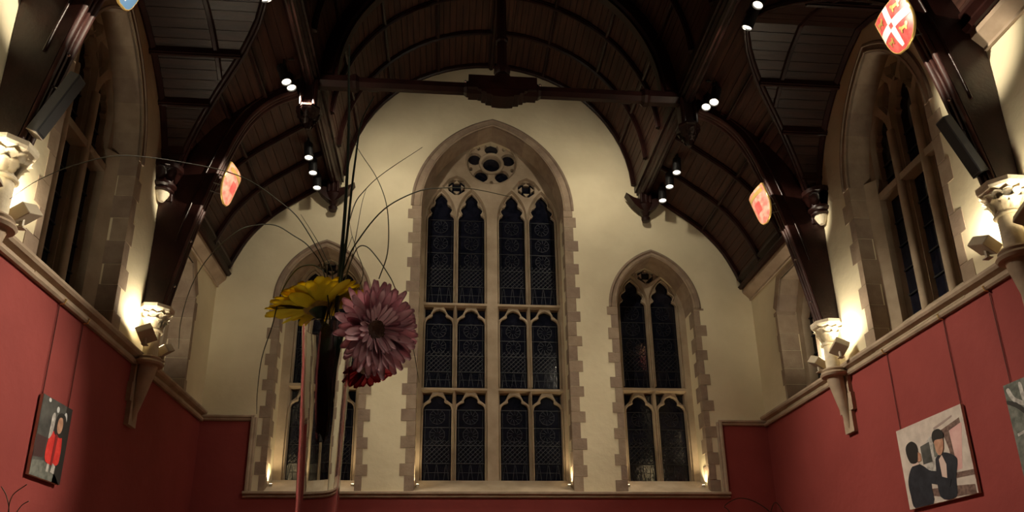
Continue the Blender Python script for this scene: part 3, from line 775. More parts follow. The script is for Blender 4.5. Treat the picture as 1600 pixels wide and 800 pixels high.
# ================================================================== ROOF TRUSSES
BIN = [(3.985, 4.66), (3.94, 4.90), (3.885, 5.18), (3.825, 5.48), (3.76, 5.78), (3.655, 6.20), (3.58, 6.45), (3.49, 6.74), (3.37, 7.08), (3.21, 7.38), (2.97, 7.62), (2.70, 7.76)]
BOUT = [(2.66, 8.02), (3.00, 7.90), (3.29, 7.74), (3.60, 7.48), (3.81, 7.24), (4.00, 6.92), (4.12, 6.55), (4.19, 6.10), (4.19, 4.66)]
def bsm(p): return [tuple(q) for q in smooth_curve([Vector(a) for a in p], 3)]
BINS = bsm(BIN); BOUTS = bsm(BOUT[:8]) + [BOUT[8]]
def truss(y, label, full=True):
    t = empty('roof_truss', (0, y, 4.66)); tag(t, label, 'roof truss', 'arch-braced roof trusses')
    th = .085
    for s in (-1, 1):
        lp = [(s*x, z) for x, z in BINS] + [(s*x, z) for x, z in BOUTS]
        bm = bmesh.new(); add_plate(bm, [lp], lambda a, b, d: (a, y+d, b), -th, th); br = finish(bm, 'brace', M['timber'], t)
        for dy in (-.055, 0, .055):
            bm = bmesh.new(); add_tube(bm, [Vector((s*(x-.006), y+dy, z)) for x, z in BINS], .026 if dy else .02, 6); finish(bm, 'edge_roll', M['matt'], br, smooth=60)
        off = [(x+.10, z+.02) for x, z in BINS[9:-2]]
        bm = bmesh.new(); add_tube(bm, [Vector((s*x, y-th-.004, z)) for x, z in off], .012, 6); finish(bm, 'face_bead', M['timber'], br, smooth=60)
        for zb in (4.95, 5.55):
            x = lerp_tab(BINS, 1, zb)
            bm = bmesh.new(); add_lathe(bm, [(.001, 0), (.02, .004), (.012, .02), (.001, .024)], None, 8, Matrix.Translation((s*(x-.015), y, zb)) @ Matrix.Rotation(-s*PI/2, 4, 'Y')); finish(bm, 'bolt', M['steel'], br, smooth=60)
        # hammer post with pendant
        bm = bmesh.new(); add_box(bm, (s*PX-.09, y-.11, 7.50), (s*PX+.09, y+.11, 8.25)); finish(bm, 'post', M['timber'], t)
        for dx in (-.085, .085):
            bm = bmesh.new(); add_tube(bm, [Vector((s*PX+dx, y-.10, z)) for z in (7.5, 8.2)], .035, 8); finish(bm, 'post_shaft', M['timber'], t, smooth=60)
        bm = bmesh.new(); add_lathe(bm, [(.0, 7.20), (.03, 7.21), (.05, 7.26), (.10, 7.36), (.155, 7.42), (.165, 7.45), (.15, 7.46), (.165, 7.48), (.165, 7.51), (.1, 7.52)], (s*PX, y, 0), 8, phase=PI/8); pd = finish(bm, 'pendant', M['timber'], t, smooth=30)
        lf = leaf_mesh()
        for k in range(10):
            a = 2*PI*k/10
            for z, r, sc in ((7.375, .105, .9), (7.29, .065, .7)):
                o = link('leaf', lf, M['timber'], pd)
                o.matrix_local = parent_matrix(pd).inverted() @ Matrix.Translation((s*PX+r*math.cos(a+z*9), y+r*math.sin(a+z*9), z)) @ Matrix.Rotation(a+z*9, 4, 'Z') @ Matrix.Scale(sc, 4)
    # upper arch
    bm = bmesh.new(); sweep(bm, [(-.10, .0), (-.10, -.17), (-.06, -.19), (-.06, -.23), (.06, -.23), (.06, -.19), (.10, -.17), (.10, 0)], [math.radians(1+178*i/44) for i in range(45)], lambda q, a, b: vault_pt(q, y+a, RV+b)); finish(bm, 'arch_rib', M['timber'], t, smooth=25)
    # tie beam: chamfered bar with a swelling boss and end collars
    R8 = [(.085*math.cos(PI/8+k*PI/4), .085*math.sin(PI/8+k*PI/4)) for k in range(8)]
    bm = bmesh.new(); st = [(-2.5, 1.25), (-2.02, 1.25), (-1.98, 1.45), (-1.94, 1.45), (-1.90, 1), (-.52, 1), (-.48, 1.3), (.48, 1.3), (.52, 1), (1.90, 1), (1.94, 1.45), (1.98, 1.45), (2.02, 1.25), (2.5, 1.25)]
    sweep(bm, R8, st, lambda q, a, b: (q[0], y+a*q[1], 7.965+b*q[1])); tb = finish(bm, 'tie_beam', M['timber'], t)
    bm = bmesh.new(); add_box(bm, (-.46, y-.13, 7.90), (.46, y+.13, 8.10)); finish(bm, 'boss_block', M['timber'], tb)
    sc = [(.34, 7.92), (.33, 7.885), (.29, 7.88), (.28, 7.85), (.23, 7.845), (.22, 7.815), (.15, 7.81), (.14, 7.785), (.05, 7.775)]
    bm = bmesh.new(); add_plate(bm, [[(x, z) for x, z in sc]+[(-x, z) for x, z in reversed(sc)]], lambda a, b, d: (a, y+d, b), -.12, .12)
    bmesh.ops.remove_doubles(bm, verts=bm.verts, dist=1e-5); finish(bm, 'boss', M['timber'], tb)
    for s in (-1, 1):
        bm = bmesh.new(); add_lathe(bm, [(.001, 0), (.02, .004), (.012, .02), (.001, .024)], None, 8, Matrix.Translation((s*.50, y-.11, 7.99)) @ Matrix.Rotation(PI/2, 4, 'X')); finish(bm, 'bolt', M['steel'], tb, smooth=60)
    bm = bmesh.new(); add_lathe(bm, [(.14, 8.08), (.14, 8.14), (.09, 8.22), (.12, 8.28), (.12, 8.32), (.07, 8.34), (.07, 8.75), (.09, 8.77), (.09, 8.82), (.07, 8.84), (.07, 10.3)], (0, y, 0), 8, phase=PI/8); finish(bm, 'king_post', M['timber'], t, smooth=25)
    return t
_leaf = None
def leaf_mesh():
    """small curled carved leaf, pointing outwards along +X"""
    global _leaf
    if _leaf: return _leaf
    bm = bmesh.new(); rows = []
    for i in range(5):
        t = i/4; x = .01+.055*t*t+.01*math.sin(t*PI); z = -.035+.085*math.sin(t*1.75); wd = .036*math.sin(PI*(.16+.76*t))
        rows.append([bm.verts.new((x-.012*abs(k), wd*k*1.1, z)) for k in (-1, 0, 1)])
    for a, b in zip(rows, rows[1:]):
        for k in (0, 1): bm.faces.new((a[k], a[k+1], b[k+1], b[k]))
    bmesh.ops.solidify(bm, geom=bm.faces[:], thickness=.014)
    bmesh.ops.recalc_face_normals(bm, faces=bm.faces)
    _leaf = bpy.data.meshes.new('leaf'); bm.to_mesh(_leaf); bm.free()
    for p in _leaf.polygons: p.use_smooth = True
    return _leaf
truss(T1, 'dark oak arch-braced truss in full view, nearest the gable wall')
truss(T2, 'nearer dark oak truss with loudspeakers on its braces')

# dark winged corbels carrying the purlins on the gable wall
for s, lab in ((-1, 'left'), (1, 'right')):
    c = empty('purlin_corbel', (s*PX, D, 7.62)); tag(c, f'dark winged wooden corbel under the {lab} purlin on the gable wall', 'corbel', 'purlin corbels')
    bm = bmesh.new(); add_lathe(bm, [(0, 7.36), (.06, 7.37), (.075, 7.42), (.05, 7.46), (.10, 7.56), (.13, 7.64), (.10, 7.70)], (s*PX, D-.10, 0), 12); finish(bm, 'pendant', M['timber'], c, smooth=40)
    for q in (-1, 1):
        bm = bmesh.new()
        lp = [(0, 7.50), (.10, 7.55), (.20, 7.64), (.33, 7.83), (.20, 7.76), (.10, 7.74), (0, 7.72)]
        add_plate(bm, [[(s*PX+q*x, z) for x, z in lp]], lambda a, b, d: (a, D+d-abs(a-s*PX)*.15, b), -.17, -.02); finish(bm, 'wing', M['timber'], c)
    bm = bmesh.new(); add_box(bm, (s*PX-.10, D-.19, 7.68), (s*PX+.10, D, 7.84)); finish(bm, 'block', M['timber'], c)
    for dx in (-.07, 0, .07):
        bm = bmesh.new(); add_tube(bm, [Vector((s*PX+dx, D-.19, z)) for z in (7.66, 7.84)], .028, 8); finish(bm, 'shaft', M['timber'], c, smooth=60)

# ================================================================== CORBEL COLUMNS
def column(s, y, label):
    x = s*4.07
    c = empty('corbel_column', (x, y, 3.25)); tag(c, label, 'column', 'corbelled wall columns')
    bm = bmesh.new(); add_lathe(bm, [(.083, 4.05), (.083, 4.37)], (x, y, 0), 20); finish(bm, 'shaft', M['pale'], c, smooth=40)
    bm = bmesh.new(); add_lathe(bm, [(.08, 3.94), (.15, 3.95), (.165, 3.975), (.15, 4.0), (.125, 4.01), (.14, 4.03), (.125, 4.05), (.083, 4.06)], (x, y, 0), 20); finish(bm, 'base_ring', M['mould'], c, smooth=35)
    bm = bmesh.new(); add_lathe(bm, [(.085, 4.35), (.105, 4.355), (.11, 4.37), (.1, 4.385), (.088, 4.39), (.095, 4.46), (.125, 4.53), (.14, 4.55)], (x, y, 0), 20); cp = finish(bm, 'capital', M['pale'], c, smooth=40)
    bm = bmesh.new(); add_lathe(bm, [(.13, 4.535), (.15, 4.55), (.15, 4.575), (.185, 4.595), (.195, 4.62), (.195, 4.66), (.1, 4.665)], (x, y, 0), 8, phase=PI/8); finish(bm, 'abacus', M['pale'], c)
    lf = leaf_mesh()
    for row, (z, r, n, sc) in enumerate(((4.44, .085, 11, 1.15), (4.50, .105, 11, 1.2))):
        for k in range(n):
            a = 2*PI*(k+.5*row)/n
            if math.cos(a)*s > .75: continue
            o = link('leaf', lf, M['pale'], cp)
            o.matrix_local = parent_matrix(cp).inverted() @ Matrix.Translation((x+r*math.cos(a), y+r*math.sin(a), z)) @ Matrix.Rotation(a, 4, 'Z') @ Matrix.Scale(sc, 4)
            o.data.materials.clear() if False else None
    # tapering corbel and stepped back stones on the wall
    bm = bmesh.new(); rings = []
    for t in range(9):
        z = 3.95-t*.085; r = .092*(1-t/8)**.7+.012; rings.append((r, z, s*(4.07+.10*t/8)))
    vs = [[bm.verts.new((xx+r*math.cos(2*PI*k/14), y+r*math.sin(2*PI*k/14), z)) for k in range(14)] for r, z, xx in rings]
    for a, b in zip(vs, vs[1:]):
        for k in range(14): bm.faces.new((a[k], a[(k+1) % 14], b[(k+1) % 14], b[k]))
    bm.faces.new(vs[0]); bm.faces.new(vs[-1]); finish(bm, 'corbel', M['mould'], c, smooth=50)
    for k, (hw, z0, z1) in enumerate(((.125, 3.72, 3.93), (.15, 3.50, 3.72), (.10, 3.24, 3.50))):
        bm = bmesh.new(); lo, hi = sorted((s*(W-.05), s*(W+.02))); add_box(bm, (lo, y-hw, z0+.002), (hi, y+hw, z1-.002)); finish(bm, 'back_stone', M['mould'], c)
    return c
_leaf_pale = None
columns = [column(-1, T1, 'pale stone wall column below the left foot of the far truss'), column(1, T1, 'pale stone wall column below the right foot of the far truss'),
           column(-1, T2, 'pale stone wall column cut by the left edge of the picture'), column(1, T2, 'pale stone wall column near the right edge of the picture')]

# small white corbels with dark carved caps at the feet of the groins
for s, lab in ((-1, 'left'), (1, 'right')):
    y = T1-.13
    c = empty('groin_corbel', (s*4.13, y, 6.05)); tag(c, f'dark carved cap on a small white corbel behind the far truss, {lab} wall', 'corbel', 'groin corbels')
    bm = bmesh.new(); add_lathe(bm, [(.0, 6.0), (.03, 6.005), (.05, 6.04), (.075, 6.08), (.085, 6.10), (.085, 6.12)], (s*4.15, y, 0), 14); finish(bm, 'stone', M['pale'], c, smooth=40)
    bm = bmesh.new(); add_lathe(bm, [(.09, 6.12), (.12, 6.125), (.12, 6.15), (.10, 6.16), (.15, 6.19), (.15, 6.215), (.12, 6.23), (.14, 6.33), (.18, 6.40), (.20, 6.41), (.20, 6.47), (.1, 6.48)], (s*4.14, y, 0), 12); cp = finish(bm, 'cap', M['timber'], c, smooth=35)
    for k in range(8):
        a = 2*PI*k/8; o = link('leaf', leaf_mesh(), M['timber'], cp)
        o.matrix_local = parent_matrix(cp).inverted() @ Matrix.Translation((s*4.14+.12*math.cos(a), y+.12*math.sin(a), 6.30)) @ Matrix.Rotation(a, 4, 'Z') @ Matrix.Scale(1.7, 4)

# ================================================================== LAMPS
def spot_lamp(name, loc, aim, power, ang, blend, rad, col=WARM, parent=None):
    l = bpy.data.lights.new(name, 'SPOT'); l.energy = power; l.spot_size = math.radians(ang); l.spot_blend = blend; l.shadow_soft_size = rad; l.color = col
    o = bpy.data.objects.new(name, l); COL.objects.link(o)
    m = Matrix.Translation(loc) @ (Vector(aim)-Vector(loc)).to_track_quat('-Z', 'Y').to_matrix().to_4x4()
    if parent: o.parent = parent; m = parent_matrix(parent).inverted() @ m
    o.matrix_basis = m
    return o
def uplight(s, y, dy, label):
    """box floodlight on a bracket on the cornice, throwing light up the wall and the capital"""
    x = s*4.03; yy = y+dy*1.12; z = 4.105
    u = empty('uplight', (x, yy, z)); tag(u, label, 'floodlight', 'box uplights on the cornice')
    R = Matrix.Translation((x, yy, z+.13)) @ Matrix.Rotation(math.copysign(math.radians(24), dy), 4, 'X') @ Matrix.Rotation(s*math.radians(30), 4, 'Y')
    bm = bmesh.new()
    add_box(bm, (-.085, -.10, -.05), (.085, .10, .05)); bmesh.ops.bevel(bm, geom=bm.edges[:], offset=.006, segments=1, affect='EDGES')
    bmesh.ops.transform(bm, matrix=R, verts=bm.verts); h = finish(bm, 'housing', M['fixture'], u)
    bm = bmesh.new(); add_box(bm, (-.07, -.085, .05), (.07, .085, .053)); bmesh.ops.transform(bm, matrix=R, verts=bm.verts); finish(bm, 'lens', M['lamp'], u)
    bm = bmesh.new(); add_tube(bm, [Vector((x, yy, z-.0)), Vector((x, yy, z+.09))], .018, 8); add_box(bm, (x-.03, yy-.03, z-.004), (x+.03, yy+.03, z+.006)); finish(bm, 'bracket', M['fixture'], u)
    p = R @ Vector((0, 0, .075))
    spot_lamp('lamp', p, p+Vector((s*.30, math.copysign(.38, dy), 1)), P_COLUMN, 150, 1.0, .05, WARM2, parent=u)
for s, side in ((-1, 'left'), (1, 'right')):
    for y, tn in ((T1, 'far'), (T2, 'near')):
        uplight(s, y, -.24, f'fawn box uplight on the camera side of the {tn} {side} column')
        uplight(s, y, .24, f'fawn box uplight on the gable side of the {tn} {side} column')
def jamb_light(x, q, label, k=1.0):
    y = D+.16; z = 3.005
    u = empty('jamb_light', (x, y, z)); tag(u, label, 'floodlight', 'small uplights in the window jambs')
    bm = bmesh.new(); add_lathe(bm, [(.030, z), (.030, z+.012), (.022, z+.02), (.026, z+.05), (.026, z+.055)], (x, y, 0), 12); finish(bm, 'body', M['fixture'], u, smooth=40)
    bm = bmesh.new(); add_lathe(bm, [(.021, z+.055), (.021, z+.058)], (x, y, 0), 12); finish(bm, 'lens', M['lamp'], u)
    spot_lamp('lamp', (x, y, z+.075), (x+q*.06, y-.05, z+1), P_JAMB*k, 110, .8, .02, (1, .78, .45), parent=u)
for x, q, lab, k in ((-2.60-.575, -1, 'tiny uplight in the left jamb of the left gable window', 1.2), (-2.60+.575, 1, 'tiny uplight in the right jamb of the left gable window', .8),
                  (CXW-1.115, -1, 'tiny uplight in the left jamb of the great window', .9), (CXW+1.115, 1, 'tiny uplight in the right jamb of the great window', .9),
                  (2.60-.575, -1, 'tiny uplight in the left jamb of the right gable window', .9), (2.60+.575, 1, 'tiny uplight in the right jamb of the right gable window', 1.3)):
    jamb_light(x, q, lab, k)
_spot = {}
def spotlight(s, y, z, aim, label, k=1.0, ang=70, dx=.215, blend=.7):
    """black can spotlight hung from the purlin"""
    x = s*(PX+dx)
    loc = Vector((x, y, z)); d = (Vector(aim)-loc).normalized()
    # the can hangs nearly upright and tips towards its target
    t = (Vector((0, 0, -1))*.75+d*.45).normalized(); q = t.to_track_quat('-Z', 'Y')
    u = empty('spotlight', loc); tag(u, label, 'spotlight', 'black spotlights on the purlins')
    if not _spot:
        bm = bmesh.new(); add_lathe(bm, [(.0, .13), (.055, .13), (.064, .12), (.064, -.10), (.068, -.105), (.068, -.125), (.058, -.125), (.056, -.10), (.0, -.10)], (0, 0, 0), 20)
        bmesh.ops.recalc_face_normals(bm, faces=bm.faces); me = bpy.data.meshes.new('can'); bm.to_mesh(me); bm.free(); me.set_sharp_from_angle(angle=.6) ; me.materials.append(M['black']); _spot['can'] = me
        bm = bmesh.new(); add_lathe(bm, [(.0, -.108), (.055, -.108), (.055, -.104), (0, -.104)], (0, 0, 0), 20); bmesh.ops.recalc_face_normals(bm, faces=bm.faces); me = bpy.data.meshes.new('lens'); bm.to_mesh(me); bm.free(); me.materials.append(M['lens']); _spot['lens'] = me
        bm = bmesh.new(); 
        for yy in (-.072, .072): add_box(bm, (-.012, yy-.003, -.01), (.012, yy+.003, .17))
        add_box(bm, (-.012, -.075, .165), (.012, .075, .171)); add_tube(bm, [Vector((0, 0, .17)), Vector((0, 0, .24))], .012, 8)
        me = bpy.data.meshes.new('yoke'); bm.to_mesh(me); bm.free(); me.materials.append(M['black']); _spot['yoke'] = me
    for n in ('can', 'lens'):
        o = link(n, _spot[n], None, u); o.rotation_mode = 'QUATERNION'; o.rotation_quaternion = q
    link('yoke', _spot['yoke'], None, u)
    bm = bmesh.new(); add_tube(bm, [loc+Vector((0, 0, .235)), Vector((s*(PX+math.copysign(.133, dx)), y, z+.235))], .012, 6); finish(bm, 'arm', M['black'], u)
    spot_lamp('lamp', loc+t*.14, aim, P_SPOT*k, ang, blend, .05, parent=u)
G = D
for s, side in ((-1, 'left'), (1, 'right')):
    o = -s
    spotlight(s, 9.40, 7.70, (s*.4, 8.0, 0), f'black can spotlight on the {side} purlin, third from the gable', .4, 60)
    spotlight(s, 9.78, 7.70, (s*1.0, 8.6, 0), f'black can spotlight on the {side} purlin, second from the gable', .5, 60)
    spotlight(s, 10.18, 7.70, (s*1.6, 8.8, 0), f'black can spotlight on the {side} purlin, first from the gable', .4, 60)
    spotlight(s, 8.05, 7.80, (o*W, 4.6 if s > 0 else 7.5, 1.9), f'black can spotlight at the far truss on the {side} purlin, upper of a pair', 6.5 if s > 0 else 3.6, 36 if s > 0 else 46, .235)
    spotlight(s, 7.78, 7.66, (o*W, 4.4 if s > 0 else 7.0, 2.2), f'black can spotlight at the far truss on the {side} purlin, lower of a pair', .3 if s > 0 else .35, 60, .235)
    spotlight(s, 6.52, 7.72, (o*.7, G, 8.3), f'black can spotlight over the dormer on the {side} purlin, farther of two', .10, 72)
    spotlight(s, 6.22, 7.72, (o*3.45, T1-.1, 6.3), f'black can spotlight over the dormer on the {side} purlin, nearer of two', 8.0, 7)
    spotlight(s, 3.9, 7.72, (o*3.4, T2-.1, 6.25), f'added unseen spotlight for the gable, in the near bay of the {side} purlin, farther of two', 8.0, 10)
    spotlight(s, 3.2, 7.72, (o*.8, G, 4.0), f'added unseen spotlight for the gable, in the near bay of the {side} purlin, nearer of two', .85, 44)  # added pair out of view, brightens the lower gable wall
    spotlight(s, .6, 7.72, (-.9, 1.0, 1.2), f'added unseen spotlight for the flowers, above the nearest table, {side} purlin', .4, 50)  # added pair overhead, out of view, lights the flowers from above
    spotlight(s, -1.6, 7.72, (-.9, 1.0, 1.4), f'added unseen spotlight for the flowers, behind the nearest table, {side} purlin', .75, 40)  # added pair behind the camera, fills the front of the flowers

# added floods, hidden behind the tie beam to brighten the gable wall
for s, side in ((-1, 'left'), (1, 'right')):
    x, y, z = s*1.75, T1+.23, 8.06
    u = empty('added_gable_flood', (x, y, z)); tag(u, f'added unseen floodlight for the gable, behind the {side} half of the far tie beam', 'floodlight', 'added floods behind the far tie beam')
    bm = bmesh.new(); add_box(bm, (x-.08, y-.04, z), (x+.08, y+.04, z+.12)); bmesh.ops.bevel(bm, geom=bm.edges[:], offset=.008, segments=1, affect='EDGES'); finish(bm, 'housing', M['black'], u)
    bm = bmesh.new(); add_box(bm, (x-.065, y+.04, z+.015), (x+.065, y+.044, z+.105)); finish(bm, 'lens', M['lens'], u)
    bm = bmesh.new(); add_box(bm, (x-.02, y-.14, z+.03), (x+.02, y-.04, z+.05)); finish(bm, 'bracket', M['black'], u)
    spot_lamp('lamp', (x, y+.06, z+.06), (x-s*.25, G, 6.9), P_GABLE, 165, 1.0, .07, parent=u)

# ================================================================== SHIELDS
def shield(s, y, label, field, cross, top_blue=False):
    P = Vector((s*3.40, y-.06, 6.28)); T = Vector((-s*.29, 0, .957)); N = Vector((-s*.957, 0, -.29)); Yv = Vector((0, 1, 0))
    hgt, wid = .46, .40
    g = empty('shield', P); tag(g, label, 'shield', 'painted shields on the roof braces')
    def half(t): return 1.0 if t < .42 else math.sqrt(max(0, 1-((t-.42)/.58)**2))**.9
    def pt(u, t, n=0):
        """u -1..1 across, t 0..1 from the top edge down"""
        uu = u*half(t)
        return P + Yv*(uu*wid/2) + T*(hgt*(.5-t)) + N*(.055*(1-uu*uu)*(1-.35*(2*t-1)**2)+n)
    bm = bmesh.new(); nu, nt2 = 12, 16
    f = [[bm.verts.new(pt(-1+2*i/nu, j/nt2)) for i in range(nu+1)] for j in range(nt2+1)]
    b = [[bm.verts.new(pt(-1+2*i/nu, j/nt2, -.03)) for i in range(nu+1)] for j in range(nt2+1)]
    for j in range(nt2):
        for i in range(nu):
            bm.faces.new((f[j][i], f[j][i+1], f[j+1][i+1], f[j+1][i])); bm.faces.new((b[j][i], b[j+1][i], b[j+1][i+1], b[j][i+1]))
    finish(bm, 'field', field, g, smooth=60)
    bm = bmesh.new()
    rim = [pt(-1, j/20, -.012) for j in range(21)] + [pt(1, 1-j/20, -.012) for j in range(1, 21)] + [pt(1-2*i/8, 0, -.012) for i in range(1, 9)]
    add_tube(bm, rim, .014, 6, False); finish(bm, 'rim', M['gold'], g, smooth=60)
    def patch(us, tts, mat, name, n=.004):
        bm = bmesh.new(); q = [[bm.verts.new(pt(u, t, n)) for u in us] for t in tts]
        for j in range(len(tts)-1):
            for i in range(len(us)-1): bm.faces.new((q[j][i], q[j][i+1], q[j+1][i+1], q[j+1][i]))
        finish(bm, name, mat, g, smooth=60)
    if cross:
        patch([-.16, -.05, .05, .16], [k/14 for k in range(14)], M['white'], 'cross_arm')
        patch([-.98+1.96*k/12 for k in range(13)], [.34, .39, .44, .49, .52], M['white'], 'cross_arm', .0045)
        for u0, t0, sc in ((-.58, .17, 1), (.58, .17, 1), (-.52, .67, .9), (.52, .67, .9)):   # four gold lions passant
            L = [(-.9, -.1), (-.75, -.75), (-.45, -.8), (-.35, -.3), (.3, -.45), (.75, -.9), (.95, -.55), (.7, -.1), (.75, .85), (.5, .85), (.42, .3), (-.2, .3), (-.25, .85), (-.5, .85), (-.55, .25)]
            lp = [(u0+a*.30*sc, t0+bq*.095*sc) for a, bq in L]
            bm = bmesh.new(); v, fs = tris([lp]); vs = [bm.verts.new(pt(p.x, p.y, .006)) for p in v]
            for t in fs: bm.faces.new([vs[i] for i in t])
            finish(bm, 'lion', M['gold'], g)
        patch([-.10, .10], [.38, .48], M['red'], 'book', .008)
    elif top_blue is False:
        patch([-.9, -.4, 0, .4, .9], [.08, .14, .20], M['gold'], 'stripe')
        patch([-.35, 0, .35], [.36, .5, .66], M['red'], 'roundel')
    else:
        patch([-.2, 0, .2], [.02, .5, .9], M['white'], 'stripe')
    bm = bmesh.new(); add_tube(bm, [P-N*.02, P-N*.22], .012, 8); finish(bm, 'stalk', M['steel'], g)
    for dt in (.12, -.12):
        bm = bmesh.new(); add_tube(bm, [P+T*dt-N*.0, P+T*dt-N*.20], .008, 8); finish(bm, 'stalk', M['steel'], g)
shield(-1, T1, 'salmon pink shield with gilt rim on the left brace of the far truss', M['salmon'], False)
shield(1, T1, 'plain salmon shield on the right brace of the far truss', M['salmon'], False)
shield(1, T2, 'red shield with white cross and gold lions on the near right brace', M['red'], True)
shield(-1, T2, 'blue shield just showing at the top edge, near left brace', M['blue'], False, True)

# ================================================================== COLUMN LOUDSPEAKERS
for s, lab in ((-1, 'left'), (1, 'right')):
    a = Vector((s*3.90, T2-.02, 4.77)); b = Vector((s*3.665, T2-.02, 5.32)); ax = (b-a)/2; c = (a+b)/2
    n = Vector((-s*ax.z, 0, s*ax.x)).normalized() * (1 if True else 1); n = n if n.x*s < 0 else -n
    g = empty('column_loudspeaker', a); tag(g, f'slim dark column loudspeaker on the near {lab} brace', 'loudspeaker', 'column loudspeakers')
    bm = bmesh.new(); add_obox(bm, c, ax, n*.045, Vector((0, .055, 0))); bmesh.ops.bevel(bm, geom=bm.edges[:], offset=.006, segments=1, affect='EDGES'); finish(bm, 'cabinet', plain('speaker_grey', (.05, .052, .058), .45), g)
    bm = bmesh.new(); add_obox(bm, c+n*.046, ax*.95, n*.002, Vector((0, .047, 0))); finish(bm, 'grille', plain('speaker_grille', (.022, .024, .028), .7), g)
    for k in (-.5, .45):
        bm = bmesh.new(); add_tube(bm, [c+ax*k-n*.04, c+ax*k-n*.13], .011, 8); finish(bm, 'mount', M['steel'], g)
    bm = bmesh.new(); add_obox(bm, a-ax.normalized()*.004, ax.normalized()*.004, n*.043, Vector((0, .053, 0))); finish(bm, 'end_cap', M['edge'] if s < 0 else M['black'], g)

# ================================================================== PAINTINGS
def painting(s, y0, y1, z0, z1, label, th=.026):
    """canvas on a side wall; returns (empty, map(u, v, lift)) with u 0..1 left to right as seen, v 0..1 upwards"""
    g = empty('painting', (s*(W-.01), (y0+y1)/2, z0)); tag(g, label, 'painting')
    x0, x1 = s*(W-.012), s*(W-.012-th)
    bm = bmesh.new(); lo, hi = sorted((x0, x1)); add_box(bm, (lo, y0, z0), (hi, y1, z1)); finish(bm, 'canvas', M['edge'], g)
    def mp(u, v, n=0): return (x1-s*(.0015+n), (y1-(y1-y0)*u) if s > 0 else (y0+(y1-y0)*u), z0+(z1-z0)*v)
    def patch(name, pts, mat, n=0):
        if len(pts) > 5:       # soft brush outline
            m = len(pts); P = [Vector(p) for p in pts]; q = []
            for i in range(m):
                a, b, c, d = P[i-1], P[i], P[(i+1) % m], P[(i+2) % m]
                for t in (0, .25, .5, .75): q.append(tuple(.5*((2*b)+(c-a)*t+(2*a-5*b+4*c-d)*t*t+(3*b-a-3*c+d)*t**3)))
            pts = [(min(1, max(0, x)), min(1, max(0, y))) for x, y in q]
        bm = bmesh.new(); add_plate(bm, [pts], lambda a, b, d: mp(a, b, d), n+.0012, n); finish(bm, name, mat, g)
    return g, patch
rect = [(0, 0), (1, 0), (1, 1), (0, 1)]
g, pa = painting(-1, 6.44, 6.96, 2.355, 3.06, 'dark canvas of a figure in a red coat, on the left wall')
pa('paint_ground', rect, M['slate'])
pa('paint_block', [(.72, .0), (1, 0), (1, 1), (.80, 1)], M['hair'], .001)
pa('paint_block', [(.0, .0), (.95, 0), (.75, .12), (.35, .22), (.0, .18)], M['slate2'], .001)
pa('paint_block', [(0, .22), (.30, .25), (.34, .50), (.02, .50)], plain('paint_maroon', (.045, .014, .016), .6), .001)
for u, v, a, b in ((.22, .965, .05, .025), (.52, .90, .055, .04), (.80, .83, .07, .085)): pa('paint_lamp', [(u+a*math.cos(t)*.8, v+b*math.sin(t)) for t in [PI*k/5 for k in range(10)]], plain('paint_lamp_white', (.62, .64, .66), .6), .002)
pa('coat', [(.40, .22), (.78, .22), (.84, .36), (.80, .58), (.70, .64), (.46, .60), (.36, .44)], M['coat'], .002)
pa('coat_shadow', [(.56, .20), (.63, .20), (.66, .58), (.58, .60)], plain('paint_dark_red', (.22, .006, .008), .6), .004)
pa('hair', [(.52, .60), (.80, .58), (.86, .74), (.80, .86), (.64, .88), (.53, .80)], M['hair'], .003)
pa('face', [(.58, .66), (.64, .61), (.72, .64), (.75, .74), (.70, .82), (.61, .81), (.57, .74)], M['skin'], .005)
pa('raised_arm', [(.36, .50), (.46, .58), (.48, .74), (.44, .84), (.37, .80), (.36, .66)], M['greyp'], .004)
pa('shoe', [(.46, .10), (.54, .10), (.54, .2), (.47, .2)], M['greyp'], .003)
pa('shoe', [(.60, .11), (.74, .10), (.74, .2), (.64, .23)], M['greyp'], .003)
g, pa = painting(1, 6.32, 7.37, 2.19, 3.035, 'pale canvas of two men in dark suits, on the right wall')
pa('paint_ground', rect, M['paper'])
# coordinates measured on the canvas, u to the right and v upwards
pa('wall_strip', [(.72, .30), (.86, .30), (.97, .80), (.80, .80)], M['pinkp'], .001)
pa('wall_post', [(.74, .30), (.80, .34), (.78, .80), (.69, .80), (.74, .55)], M['brownp'], .002)
pa('shelf', [(.60, .74), (.68, .80), (.95, .86), (.95, .80), (.70, .74)], M['brownp'], .003)
pa('shelf', [(.58, .83), (.86, .90), (.86, .92), (.58, .86)], plain('paint_taupe', (.34, .26, .24), .6), .002)
pa('bench', [(.74, .22), (1.0, .20), (1.0, .26), (.74, .28)], M['brownp'], .003)
pa('bench', [(.72, .02), (.98, .0), (.98, .10), (.72, .14)], M['brownp'], .003)
pa('bench', [(.36, .10), (.52, .06), (.52, .16), (.36, .18)], M['brownp'], .002)
pa('grey_wall', [(.36, .38), (.62, .34), (.66, .70), (.50, .78), (.38, .66)], M['greyp'], .001)
pa('picture', [(.34, .48), (.48, .48), (.48, .72), (.34, .70)], M['slate'], .003)
pa('dark_figure', [(.52, .52), (.57, .52), (.57, .68), (.53, .68)], M['slate2'], .003)
pa('man_back', [(.10, .0), (.38, .0), (.40, .22), (.46, .26), (.70, .22), (.72, .30), (.44, .38), (.34, .46), (.24, .52), (.14, .48), (.06, .34), (.06, .16)], M['suit'], .004)
pa('collar', [(.17, .50), (.28, .50), (.27, .54), (.18, .55)], M['shirt'], .005)
pa('ear', [(.25, .53), (.32, .53), (.33, .62), (.27, .66)], M['skin'], .005)
pa('hair', [(.15, .55), (.25, .53), (.29, .64), (.29, .74), (.22, .80), (.13, .77), (.11, .68)], M['hair'], .006)
